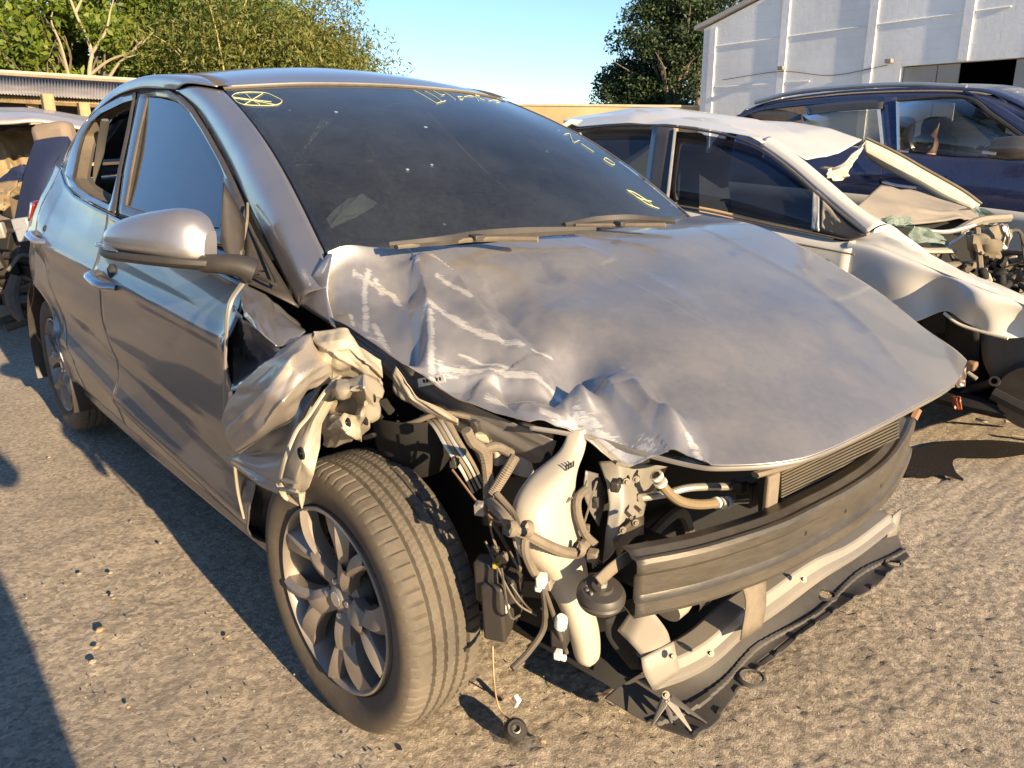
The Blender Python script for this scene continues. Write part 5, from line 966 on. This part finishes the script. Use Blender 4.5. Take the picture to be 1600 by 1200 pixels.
# ---------------------------------------------------------------- white block-built hall
bl = empty('white_hall', (-8.0, 16.5, 0), 'large whitewashed block-built hall with gable at the right', 'building')
WD = V(1., 0, 0); WN = V(0, -1., 0); W0 = V(-13.34, 18.01, 0)
mw = mat('whitewashed_blocks', (.80, .80, .80), .9, var=.10, vscale=.7, bump=2, bscale=7)
nt = mw.node_tree; N = nt.nodes; L = nt.links; bp = [n for n in N if n.type == 'BUMP'][0]
tc = N.new('ShaderNodeTexCoord'); mp = N.new('ShaderNodeMapping'); mp.inputs['Rotation'].default_value = (math.pi/2, 0, 0); 
sx = N.new('ShaderNodeSeparateXYZ'); L.new(tc.outputs['Object'], sx.inputs[0]); cx = N.new('ShaderNodeCombineXYZ'); L.new(sx.outputs[0], cx.inputs[0]); L.new(sx.outputs[2], cx.inputs[1])
bk = N.new('ShaderNodeTexBrick'); bk.inputs['Scale'].default_value = 1; bk.inputs['Brick Width'].default_value = .4; bk.inputs['Row Height'].default_value = .2; bk.inputs['Mortar Size'].default_value = .012; L.new(cx.outputs[0], bk.inputs['Vector'])
b2 = N.new('ShaderNodeBump'); b2.inputs['Strength'].default_value = .5; b2.inputs['Distance'].default_value = .01; b2.invert = True; L.new(bk.outputs['Fac'], b2.inputs['Height']); L.new(bp.outputs[0], b2.inputs['Normal']); L.new(b2.outputs[0], N['Principled BSDF'].inputs['Normal'])
def onwall(t, z, o=0): return W0+WD*t+WN*o+V(0, 0, z)
OA, OB = np.array((-6.559,18.01,2.88)), np.array((-5.442,18.01,2.263)); tA, tB = (OA-W0)@WD, (OB-W0)@WD; zA, zB = OA[2], OB[2]
tP = (np.array((-7.788,18.01,2.861))-W0)@WD
ridge_t = 14.0; eave, slope = 4.22, .30
pieces = [(0, tP, 0, None), (tP, tB+6, zA, None), (tB+6, 2*ridge_t, 0, None)]
def rz(t): return eave+slope*(t if t < ridge_t else 2*ridge_t-t)
mb = MB()
for t0, t1, z0, _ in pieces:
    ts = [t0]+[q for q in (ridge_t,) if t0 < q < t1]+[t1]
    for a_, b_ in zip(ts[:-1], ts[1:]): mb.prism([onwall(a_, z0), onwall(b_, z0), onwall(b_, rz(b_)), onwall(a_, rz(a_))], -WN*.25)
part(mb, 'front_wall', mw, bl, smooth=False)
part(MB().prism([onwall(.002, 0, -.26), onwall(.002, 0, -15.8), onwall(.002, eave-.05, -15.8), onwall(.002, eave-.05, -.26)], WD*.25), 'side_wall', mw, bl, smooth=False)
for t0, t1 in ((0, ridge_t), (ridge_t, 2*ridge_t)):
    part(MB().prism([onwall(t0-.25, rz(t0)-.02, .12), onwall(t1, rz(t1)+.05, .12), onwall(t1, rz(t1)+.05, -16), onwall(t0-.25, rz(t0)-.02, -16)], (0, 0, .10)), 'roof', mat('hall_roof', (.45, .43, .40), .8), bl, smooth=False)
for px in ((-13.021,18.01,3.302), (-10.85,18.01,3.147), (-8.568,18.01,2.985), (-6.469,18.01,3.599), (-4.457,18.01,3.393)):
    t = (np.array(px)-W0)@WD; h = rz(t)-.12 if t < tP else zA+1.5
    z0 = 0 if t < tP else zA+.02
    part(MB().prism([onwall(t-.10, z0, -.001), onwall(t+.10, z0, -.001), onwall(t+.10, rz(t)-.1, -.001), onwall(t-.10, rz(t)-.1, -.001)], WN*.04), 'pilaster', mw, bl, smooth=False)
for q0, q1 in (((-13.058,18.01,2.694), (-10.038,18.01,2.688)), ((-13.139,18.01,3.735), (-5.67,18.01,3.88))):
    part(MB().tube([np.array(q0)+WN*.01, np.array(q1)+WN*.01], .018, 6), 'ledge', mw, bl)
for px in ((-10.784,18.01,3.036), (-8.026,18.01,3.001)): part(MB().box(np.array(px)+WN*.12, (.16, .14, .10)), 'flood_lamp', M['greymetal'], bl, bevel=.02)
part(MB().tube([np.array((-12.61,18.01,2.867))+WN*.05, np.array((-10.832,18.01,2.963))+WN*.05, np.array((-9.456,18.01,2.786))+WN*.05, np.array((-8.09,18.01,2.923))+WN*.05], .008, 5, 30), 'cable', M['black'], bl)
mp2 = mat('weathered_shutter', (.30, .32, .33), .7, dust=.3, vscale=2)
def wpanel(t0, t1, z0, z1, name, m, o=-.12): part(MB().prism([onwall(t0, z0, o), onwall(t1, z0, o), onwall(t1, z1, o), onwall(t0, z1, o)], -WN*.04), name, m, bl, smooth=False)
tm = (np.array((-7.028,18.01,2.875))-W0)@WD
wpanel(tP+.02, tm-.01, 0, zA-.02, 'shutter_panel', mp2); wpanel(tm+.01, tA, 0, zA-.02, 'shutter_panel', mp2); wpanel(tB, tB+2, 0, zA-.02, 'shutter_panel', mp2); wpanel(tB+2.02, tB+5.95, 0, zA-.02, 'shutter_panel', mp2)
part(MB().prism([onwall(0, 0, -16), onwall(28, 0, -16), onwall(28, 8, -16), onwall(0, 8, -16)], -WN*.2), 'back_wall', mw, bl, smooth=False)
part(MB().prism([onwall(28, 0, -.3), onwall(28, 0, -16), onwall(28, 4.1, -16), onwall(28, 4.1, -.3)], WD*.2), 'side_wall', mw, bl, smooth=False)
part(MB().prism([onwall(tA-4, 0, -6), onwall(tB+4, 0, -6), onwall(tB+4, 4, -6), onwall(tA-4, 4, -6)], -WN*.1), 'dark_inside', M['void'], bl, smooth=False)  # black sheet in place of the shade deep inside the hall

# ---------------------------------------------------------------- boundary wall
bw = empty('boundary_wall', (-16.429,16.226,1.222), 'low ochre boundary wall below the sky behind the cars', 'wall')
A, B_ = np.array((-21.842,12.069,2.497)), np.array((-13.501,18.44,2.062)); A[2] = B_[2] = 0; hA, hB = 2.45, 2.2
part(MB().prism([A, B_, B_+V(0, 0, hB), A+V(0, 0, hA)], (-.1, .2, 0)), 'wall_face', mat('ochre_plaster', (.42, .31, .17), .9, var=.2, vscale=1, bump=1, bscale=6), bw, smooth=False)
part(MB().prism([A+V(0, -.05, hA), B_+V(0, -.05, hB), B_+V(-.1, .25, hB), A+V(-.1, .25, hA)], (0, 0, .06)), 'wall_coping', mat('coping', (.45, .38, .28), .9), bw, smooth=False)

# ---------------------------------------------------------------- foliage
def leafmat(name, col, col2, trans=.35):
    m = bpy.data.materials.new(name); m.use_nodes = True; N = m.node_tree.nodes; L = m.node_tree.links; b = N['Principled BSDF']; b.inputs['Roughness'].default_value = .55
    g = N.new('ShaderNodeNewGeometry'); r = N.new('ShaderNodeMix'); r.data_type = 'RGBA'; r.inputs[6].default_value = (*col, 1); r.inputs[7].default_value = (*col2, 1); L.new(g.outputs['Random Per Island'], r.inputs[0]); L.new(r.outputs[2], b.inputs['Base Color'])
    t = N.new('ShaderNodeBsdfTranslucent'); L.new(r.outputs[2], t.inputs[0]); mx = N.new('ShaderNodeMixShader'); mx.inputs[0].default_value = trans; L.new(b.outputs[0], mx.inputs[1]); L.new(t.outputs[0], mx.inputs[2]); L.new(mx.outputs[0], N['Material Output'].inputs[0]); return m
def leaves(C_, Rc, per, size, asp, seed, droop=0, squash=.8):
    r = np.random.default_rng(seed); n = len(C_)*per; C_ = np.repeat(np.array(C_), per, 0); Rr = np.repeat(np.array(Rc), per)
    d = r.normal(size=(n, 3)); d /= np.linalg.norm(d, axis=1)[:, None]; p_ = C_+d*(Rr*r.uniform(.25, 1, n)**.5)[:, None]*V(1, 1, squash)
    u = r.normal(size=(n, 3)); u[:, 2] -= droop; u /= np.linalg.norm(u, axis=1)[:, None]; w = np.cross(u, r.normal(size=(n, 3))); w /= np.linalg.norm(w, axis=1)[:, None]
    s = size*r.uniform(.6, 1.4, n)[:, None]; nn = np.cross(u, w)
    vs = np.stack([p_-u*s*.5, p_+w*s*asp*.5+nn*s*.06, p_+u*s*.5, p_-w*s*asp*.5+nn*s*.06], 1).reshape(-1, 3)
    f = np.arange(n*4).reshape(-1, 4); return vs, f
def leafobj(name, vs, f, m, parent):
    me = bpy.data.meshes.new(name); me.vertices.add(len(vs)); me.vertices.foreach_set('co', vs.astype(np.float32).ravel()); me.loops.add(f.size); me.loops.foreach_set('vertex_index', f.astype(np.int32).ravel())
    me.polygons.add(len(f)); me.polygons.foreach_set('loop_start', np.arange(len(f), dtype=np.int32)*4); me.update(calc_edges=True); me.materials.append(m)
    o = link(bpy.data.objects.new(name, me), parent)
    if parent.type == 'EMPTY': o.matrix_parent_inverse = parent.matrix_basis.inverted()
    return o
bark = mat('grey_bark', (.16, .13, .09), .9, var=.3, vscale=8, bump=2, bscale=30)
def tree(label, base, top, crown, nclump, rc, per, size, asp, lm, seed, name='tree', trunk=.2, limbs=8, droop=0, group=None, shape=1.0, bare=0):
    r = np.random.default_rng(seed); base = np.array(base, float); base[2] = 0
    t = empty(name, tuple(base), label, 'tree', group); c, R3 = np.array(crown[0]), np.array(crown[1]); mb = MB()
    fork = base+(c-base)*np.array([.8, .8, .45]); mb.tube([base, base*.5+fork*.5+r.normal(0, .1, 3)*V(1, 1, 0), fork], [trunk, trunk*.8, trunk*.65], 8, 14); cl = []
    while len(cl) < nclump:
        q = r.uniform(-1, 1, 3)
        if .25 < np.linalg.norm(q) < 1: cl.append(c+q*R3*(1-.25*max(0, q[2])*shape))
    for k in range(limbs):
        e = cl[r.integers(nclump)]; m_ = (fork+e)/2+r.normal(0, .12, 3)*R3*.6; mb.tube([fork, m_, e], [trunk*.5, trunk*.28, trunk*.08], 6, 12)
        for _ in range(2): e2 = e+r.normal(0, .25, 3)*R3; mb.tube([m_, (m_+e2)/2+r.normal(0, .1, 3), e2], [trunk*.22, trunk*.12, trunk*.04], 5, 9)
    part(mb, 'trunk', bark, t); per = int(per*1.5); rcl = rc*r.uniform(.6, 1.3, nclump); vs, f = leaves(cl, rcl, per, size, asp, seed+1, droop); leafobj('crown', vs, f, lm, t); return t
LG = leafmat('sunlit_leaf', (.16, .20, .03), (.07, .13, .025)); LD = leafmat('shaded_leaf', (.035, .06, .015), (.02, .04, .012), .15); LB = leafmat('bamboo_leaf', (.20, .19, .04), (.08, .11, .02), .3); LL = leafmat('broad_leaf', (.20, .24, .025), (.08, .14, .02))  # LD: shade on the dark trees is put into the leaf colour
tree('large dark evergreen tree beside the white hall', (-17.737,22.725,1.201), 0, ((-18.652,23.228,4.63), (2.1, 2.1, 2.4)), 130, .55, 150, .13, .5, LD, 3, trunk=.28, limbs=14)
tree('dark spreading tree touching the white hall corner', (-19.327,22.472,1.208), 0, ((-19.993,22.585,3.155), (1.5, 1.5, 1.1)), 60, .5, 120, .13, .5, LD, 13, trunk=.16, limbs=8)
tree('tall sunlit tree standing by the dark tree', (-19.349,27.264,1.19), 0, ((-21.04,27.711,6.478), (2.2, 2.0, 1.8)), 70, .6, 120, .15, .5, leafmat('olive_leaf', (.10, .10, .03), (.05, .06, .02)), 23, trunk=.2)
tree('broad-leaved tree at the far left behind the shed', (-20.17,2.214,1.29), 0, ((-20.691,2.581,3.418), (1.6, 1.6, 1.3)), 60, .5, 150, .17, .5, LL, 5, trunk=.15)
tree('leafy tree with bare pale limbs behind the shed', (-17.918,3.242,1.278), 0, ((-18.63,3.331,3.289), (1.5, 1.4, 1.2)), 46, .45, 110, .17, .5, LL, 7, trunk=.12, limbs=16)
tree('tall leafy tree rising above the shed roof', (-20.391,5.167,1.279), 0, ((-21.502,5.302,4.409), (2.0, 1.6, 1.5)), 60, .5, 120, .17, .5, LL, 9, trunk=.15, limbs=12)
# bare forked branches in front of the leaves
dt = empty('bare_branched_tree', tuple(np.array((-17.107,3.066,1.275))*V(1, 1, 0)), 'pale bare branched tree standing behind the shed roof', 'tree'); mb = MB()
mb.tube([np.array((-17.107,3.066,1.275))*V(1, 1, 0), (-17.388,3.28,2.456), (-17.385,3.402,3.066), (-17.76,3.304,3.809), (-18.049,3.25,4.428)], [.09, .055, .045, .03, .02], 8, 30)
for P in ([(-17.421,3.309,2.606), (-17.118,3.63,2.879), (-16.717,4.029,3.075), (-16.433,4.353,3.403)], [(-17.371,3.39,3.004), (-17.169,3.659,3.422), (-17.192,3.8,3.79), (-17.093,3.917,4.139)], [(-16.717,4.029,3.075), (-16.53,4.183,3.282)], [(-17.802,3.017,2.591), (-18.052,3.011,3.217), (-18.291,2.962,3.719), (-18.272,3.155,4.093)], [(-17.76,3.304,3.809), (-17.725,3.514,4.179)], [(-17.043,3.564,2.546), (-16.837,3.793,2.868), (-16.545,4.026,2.978)]): mb.tube(P, [.035, .026, .018, .008], 6, 18)
part(mb, 'trunk', mat('pale_bark', (.33, .27, .18), .9, bump=1, bscale=30), dt)
# bamboo clumps
def bamboo(label, base, wx, h, nc, seed, lm=LB):
    r = np.random.default_rng(seed); base = np.array(base, float); base[2] = 0; t = empty('bamboo_clump', tuple(base), label, 'bamboo', None); mb = MB(); cl = []; rt = V(.65, .76, 0); fw_ = V(-.76, .65, 0)
    for k in range(nc):
        b = base+rt*r.normal(0, wx*.35)+fw_*r.normal(0, .6); hh = h*r.uniform(.75, 1.05); lean = rt*r.normal(0, wx*.45)+fw_*r.normal(0, .5); P = [b, b+lean*.25+V(0, 0, hh*.55), b+lean*.7+V(0, 0, hh*.9), b+lean*1.15+V(0, 0, hh)]
        mb.tube(P, [.035, .03, .018, .006], 5, 14); D_ = arc(P, 12)
        for q in D_[2:]:
            for _ in range(2): cl.append(q+r.normal(0, .32, 3))
    part(mb, 'culms', mat('bamboo_culm', (.42, .36, .14), .6, var=.2), t); vs, f = leaves(cl, np.full(len(cl), .5), 110, .12, .26, seed+1, .5, .9); leafobj('foliage', vs, f, lm, t)
bamboo('dense golden bamboo clump right behind the grey roof', (-16.354,6.678,1.259), 1.5, 3.9, 26, 31)
bamboo('bamboo clump leaning over at the right end of the row', (-16.272,7.576,1.255), 1.1, 3.4, 26, 33)
bamboo('tall bamboo clump at the left end of the row', (-18.321,5.983,1.269), 1.5, 4.6, 26, 35, LG)
bamboo('low drooping bamboo clump against the blue sky', (-16.356,8.281,1.252), .7, 2.9, 16, 37)
bamboo('high bamboo clump in the middle of the row', (-19.633,7.66,1.267), 1.6, 5.0, 24, 39)

# ---------------------------------------------------------------- open shed
sh = empty('open_shed', tuple(np.array((-13.918,1.497,1.27))*V(1, 1, 0)), 'open shed with corrugated roof on posts at the far left', 'shed')
e0, e1 = np.array((-14.287,-.171,2.083)), np.array((-13.246,2.914,1.936)); r0, r1 = np.array((-17.62,.169,2.582)), np.array((-15.934,3.827,2.386))
u = np.linspace(0, 1, 600)[:, None]; ee, rr2 = e0+(e1-e0)*u, r0+(r1-r0)*u; wv = V(0, 0, 1)*(.012*np.sin(u*2*np.pi*75))
part(MB().grid(np.stack([ee+wv, (ee+rr2)/2+wv, rr2+wv])), 'corrugated_roof', mat('old_roof_sheet', (.20, .19, .20), .8, var=.3, vscale=2), sh, solid=.01)
part(MB().tube([r0+V(0, 0, .05), r1+V(0, 0, .05)], .09, 6, flat=.6), 'ridge_cap', mat('old_ridge', (.50, .42, .30), .9), sh)
wood = mat('old_timber', (.33, .24, .13), .9, var=.3, vscale=5, bump=1.5, bscale=20, stretch=(1, 1, .15))
for q in ((-13.448,2.135,1.807), (-14.165,1.55,2.014), (-14.958,.622,2.02)):
    q = np.array(q); part(MB().box((q[0], q[1], .95), (.16, .16, 1.9)), 'post', wood, sh, bevel=.01)
part(MB().tube([np.array((-14.596,-.08,2.019)), np.array((-13.407,2.851,1.861))], .05, 4), 'eave_beam', wood, sh)
part(MB().prism([V(*r0[:2], 0), V(*r1[:2], 0), V(*r1[:2], r1[2]), V(*r0[:2], r0[2])], (-.1, .02, 0)), 'back_wall', mat('brown_boards', (.07, .05, .035), .9, var=.3), sh, smooth=False)
for k, q in enumerate(((-15.84,1.537,1.713), (-15.468,2.27,1.659), (-15.358,2.885,1.665))): part(MB().box(np.array(q)*V(1, 1, 0)+V(0, 0, .4), (.9, .7, .8)), 'stored_box', mat('stored_junk_%s' % 'abc'[k], (.10, .075, .05), .9), sh, bevel=.03)

# ---------------------------------------------------------------- stripped wreck behind the grey car
lw = empty('stripped_wreck', (-7.2, .2, 0), 'stripped silver car wreck with exposed seat behind the grey car', 'car')
M['silver'] = mat('silver_roof', (.45, .43, .45), .35, .4, .5, dust=.3)
part(MB().grid(loft([[(-6.568,-.75,1.417), (-6.27,-.246,1.402), (-6.196,.009,1.418), (-6.162,.343,1.356)], [(-7.096,-.688,1.5), (-6.774,-.149,1.5), (-6.684,.117,1.497), (-6.615,.489,1.433)], [(-8.386,-.558,1.576), (-8.12,.081,1.587), (-8.112,.409,1.582), (-7.72,.827,1.487)]], 10, 40)), 'roof', M['silver'], lw, solid=.02)
part(MB().grid(crumple([[(-6.69,-.744,1.391), (-6.386,-.231,1.38), (-6.273,.065,1.386)], [(-6.935,-.73,1.347), (-6.619,-.199,1.345), (-6.534,.066,1.355)]], 8, 20, .03, 6, 3)), 'header_rail', M['void'], lw, solid=.01)
part(MB().grid(crumple([[(-7.964,-.628,1.395), (-7.473,-.054,1.391), (-7.193,.279,1.4)], [(-7.775,-.695,1.118), (-7.309,-.112,1.197), (-7.068,.133,1.112)], [(-7.461,-.77,.854), (-7.027,-.188,1.011), (-6.786,.045,.902)], [(-7.3,-.811,.702), (-6.872,-.238,.856), (-6.622,-.019,.696)]], 30, 40, .12, 5, 5)), 'torn_trim', mat('tan_trim', (.24, .18, .10), .9, var=.4, vscale=3), lw)
navy = mat('shaded_seat_cloth', (.012, .02, .06), .75, var=.1)  # blue shade on the seat is put into its colour
Rs = np.array(Matrix.Rotation(math.radians(-38), 3, 'Z') @ Matrix.Rotation(.12, 3, 'X'))
part(MB().grid(loft([[(-4.975,-.249,1.239), (-4.913,-.173,1.247), (-4.839,-.083,1.255)], [(-4.909,-.325,1.08), (-4.715,-.258,1.082), (-4.708,-.163,1.093)], [(-4.837,-.404,.9), (-4.645,-.336,.906), (-4.682,-.214,.919)], [(-4.825,-.454,.759), (-4.636,-.399,.747), (-4.66,-.262,.757)]], 16, 14)), 'seat_back', navy, lw, solid=.10, bevel=.02)
part(MB().box((-4.979,-.147,1.297), (.16, .26, .17), Rs), 'headrest', mat('sunlit_headrest', (.20, .155, .12), .8), lw, bevel=.05)  # brown colour stands in for sun on the top of the seat
part(MB().tube([(-4.647,-.212,1.183), (-4.666,-.274,1.096), (-4.663,-.303,1.024), (-4.632,-.259,1.04)], .012, 6, 20), 'seat_piping', navy, lw)
part(MB().grid(crumple([[(-5.886,-.613,1.023), (-5.576,-.423,.994), (-5.393,-.328,1.085), (-5.328,-.252,1.084)], [(-5.493,-.679,.927), (-5.2,-.494,.931), (-5.137,-.386,1.006), (-5.073,-.326,.972)]], 16, 20, .04, 4, 9)), 'dash_panel', navy, lw, solid=.01)
part(MB().grid(crumple([[(-5.38,-.685,.974), (-5.094,-.5,.998), (-5.019,-.406,1.01)], [(-5.239,-.716,.896), (-4.952,-.538,.901), (-4.895,-.453,.941)], [(-5.22,-.733,.814), (-4.936,-.553,.828), (-4.912,-.529,.82)]], 16, 16, .04, 4, 13)), 'tan_panel', mat('tan_panel', (.26, .19, .11), .9, var=.3, vscale=5), lw, solid=.01)
part(MB().box((-5.506,-.447,.414), (.8, .8, .6), Rs), 'engine_mass', M['void'], lw, bevel=.08)
rr_ = np.random.default_rng(11)
for k in range(40):
    q = np.array((-4.776,-.737,.72))+(np.array((-4.496,-.41,.717))-np.array((-4.776,-.737,.72)))*rr_.uniform()+V(0, 0, -rr_.uniform(0, .55))+rr_.normal(0, .06, 3)
    if k % 2: part(MB().tube([q, q+rr_.normal(0, .08, 3), q+rr_.normal(0, .12, 3)], rr_.uniform(.01, .03), 6, 14), 'hanging_hose', M[['black', 'hose', 'rubber'][k % 3]], lw)
    else: part(MB().box(q, rr_.uniform(.04, .16, 3), np.array(Matrix.Rotation(rr_.uniform(0, 3), 3, 'Z') @ Matrix.Rotation(rr_.uniform(-.5, .5), 3, 'X'))), 'engine_piece', M[['black', 'void', 'metal', 'black'][k//2 % 4]], lw, bevel=.008)
part(MB().tube([(-4.428,-.608,.461), (-4.42,-.652,.347), (-4.383,-.652,.252), (-4.34,-.632,.187)], [.03, .04, .04, .02], 8, 20), 'corrugated_duct', M['rubber'], lw)
part(MB().box((-4.404,-.518,.771), (.10, .10, .08), Rs).box((-4.38,-.518,.71), (.09, .09, .08), Rs), 'lamp_unit', mat('dusty_lamp', (.25, .26, .28), .3, 0, .5), lw, bevel=.01)
part(MB().box((-4.547,-.625,.729), (.05, .05, .10), Rs), 'hinge', M['greymetal'], lw, bevel=.01); part(MB().box((-4.56,-.711,.225), (.25, .1, .06), Rs), 'bent_bracket', M['primer'], lw, bevel=.01)
part(MB().box((-7.6, .2, .3), (2.4, 1.5, .25)), 'floor_pan', M['void'], lw, bevel=.03)
wheel((-6.4, 1.0, .30), 0, lw, .4, True); wheel((-8.6, -.6, .30), 0, lw, .4)
# wooden post sticking up between shed and wreck
wp = MB().box(np.array((-8.664,.622,1.352))*V(1, 1, 0)+V(0, 0, .88), (.13, .11, 1.76)).build('wooden_post', wood, bevel=.015); tag(wp, 'weathered wooden post standing behind the silver wreck roof', 'post')

# ---------------------------------------------------------------- the person holding the phone: stands behind the camera and throws the shadow at lower left
def person():
    J = {'pelvis': (1.80, -1.70, .92), 'waist': (1.80, -1.70, 1.08), 'chest': (1.79, -1.69, 1.30), 'neck': (1.78, -1.69, 1.48), 'head': (1.76, -1.68, 1.58), 'crown': (1.76, -1.68, 1.72),
         'rs': (1.66, -1.86, 1.42), 're': (1.52, -1.93, 1.18), 'rw': (1.50, -1.72, 1.19), 'ls': (1.92, -1.53, 1.42), 'le': (1.80, -1.42, 1.18), 'lw': (1.58, -1.50, 1.19),
         'rh': (1.73, -1.78, .88), 'rk': (1.70, -1.80, .48), 'ra': (1.73, -1.81, .09), 'rt': (1.60, -1.72, .04), 'lh': (1.87, -1.61, .88), 'lk': (1.83, -1.58, .48), 'la': (1.88, -1.57, .09), 'lt': (1.75, -1.48, .04)}
    E_ = [('pelvis', 'waist'), ('waist', 'chest'), ('chest', 'neck'), ('neck', 'head'), ('head', 'crown'), ('chest', 'rs'), ('rs', 're'), ('re', 'rw'), ('chest', 'ls'), ('ls', 'le'), ('le', 'lw'), ('pelvis', 'rh'), ('rh', 'rk'), ('rk', 'ra'), ('ra', 'rt'), ('pelvis', 'lh'), ('lh', 'lk'), ('lk', 'la'), ('la', 'lt')]
    RD_ = {'pelvis': .15, 'waist': .14, 'chest': .16, 'neck': .06, 'head': .095, 'crown': .085, 'rs': .075, 'ls': .075, 're': .05, 'le': .05, 'rw': .034, 'lw': .034, 'rh': .095, 'lh': .095, 'rk': .065, 'lk': .065, 'ra': .05, 'la': .05, 'rt': .045, 'lt': .045}
    J = {k: (q[0], q[1]+.12, q[2]) for k, q in J.items()}; K = list(J); me = bpy.data.meshes.new('person'); me.from_pydata([J[k] for k in K], [(K.index(a_), K.index(b_)) for a_, b_ in E_], [])
    o = bpy.data.objects.new('person', me); C.objects.link(o); sk = o.modifiers.new('skin', 'SKIN')
    for i, k in enumerate(K): me.skin_vertices[0].data[i].radius = (RD_[k],)*2; me.skin_vertices[0].data[i].use_root = (k == 'pelvis')
    o.modifiers.new('sub', 'SUBSURF').levels = 2; me.materials.append(mat('dark_workwear', (.05, .055, .07), .9)); o.modifiers['sub'].render_levels = 2
    tag(o, 'standing person in dark workwear holding a phone, casting the shadow at lower left', 'person')
person()

# unseen board fence, added to give the shaded doors a dark reflection
yf = empty('added_dark_fence', (-6, -6.5, 0), 'unseen dark board fence added for its reflection in the grey doors', 'fence')
mf = mat('dark_boards', (.035, .036, .04), .8, var=.3)
for k in range(56):
    part(MB().box((-24+k*.5, -6.5+.02*(k % 2), 1.0), (.48, .04, 2.0+.06*math.sin(k*1.7))), 'board', mf, yf)
for z in (.5, 1.6): part(MB().box((-10.2, -6.56, z), (28, .06, .1)), 'rail', mf, yf)

# dark oil patch below the stripped front of the white wreck
os_ = [(.079,1.761,.012), (.137,1.961,.012), (.272,2.139,.012), (.445,2.199,.012), (.35,1.919,.012), (.241,1.795,.012), (.288,1.659,.012), (.356,1.578,.012), (.271,1.573,.012), (.239,1.482,.012), (.167,1.493,.012)]
o = fillpoly(arc(os_+[os_[0]], 60)[:-1]).build('oil_stain', mat('oily_dirt', (.025, .02, .016), .45, bump=3, bscale=120)); tag(o, kind='structure')
part(MB().lathe([(.001, -.42), (.13, -.42), (.19, -.3), (.20, -.1), (.17, .05), (.21, .12), (.20, .35), (.1, .42), (.001, .42)], (.30, 2.45, .33), (.1, 1, 0), 22), 'well_dark_mass', M['void'], wc)  # rounded dark mass added to keep the wheel well dark
part(MB().lathe([(.001, -.06), (.12, -.06), (.135, -.03), (.135, .03), (.06, .05), (.05, .16)], (.42, 1.98, .28), (0, 1, 0), 24), 'bare_hub', M['metal'], wc)
part(MB().tube([(.05, 2.1, .30), (.25, 2.02, .18), (.42, 2.0, .20)], [.04, .05, .04], 8, 16, flat=.6), 'lower_arm', M['black'], wc)
part(MB().grid(loft([[(.62, 1.95, .62), (.62, 2.6, .62), (.62, 3.2, .62)], [(.66, 1.95, .4), (.68, 2.6, .4), (.66, 3.2, .4)], [(.60, 1.95, .2), (.62, 2.6, .18), (.60, 3.2, .2)]], 10, 16)), 'radiator_remains', M['void'], wc, solid=.03)
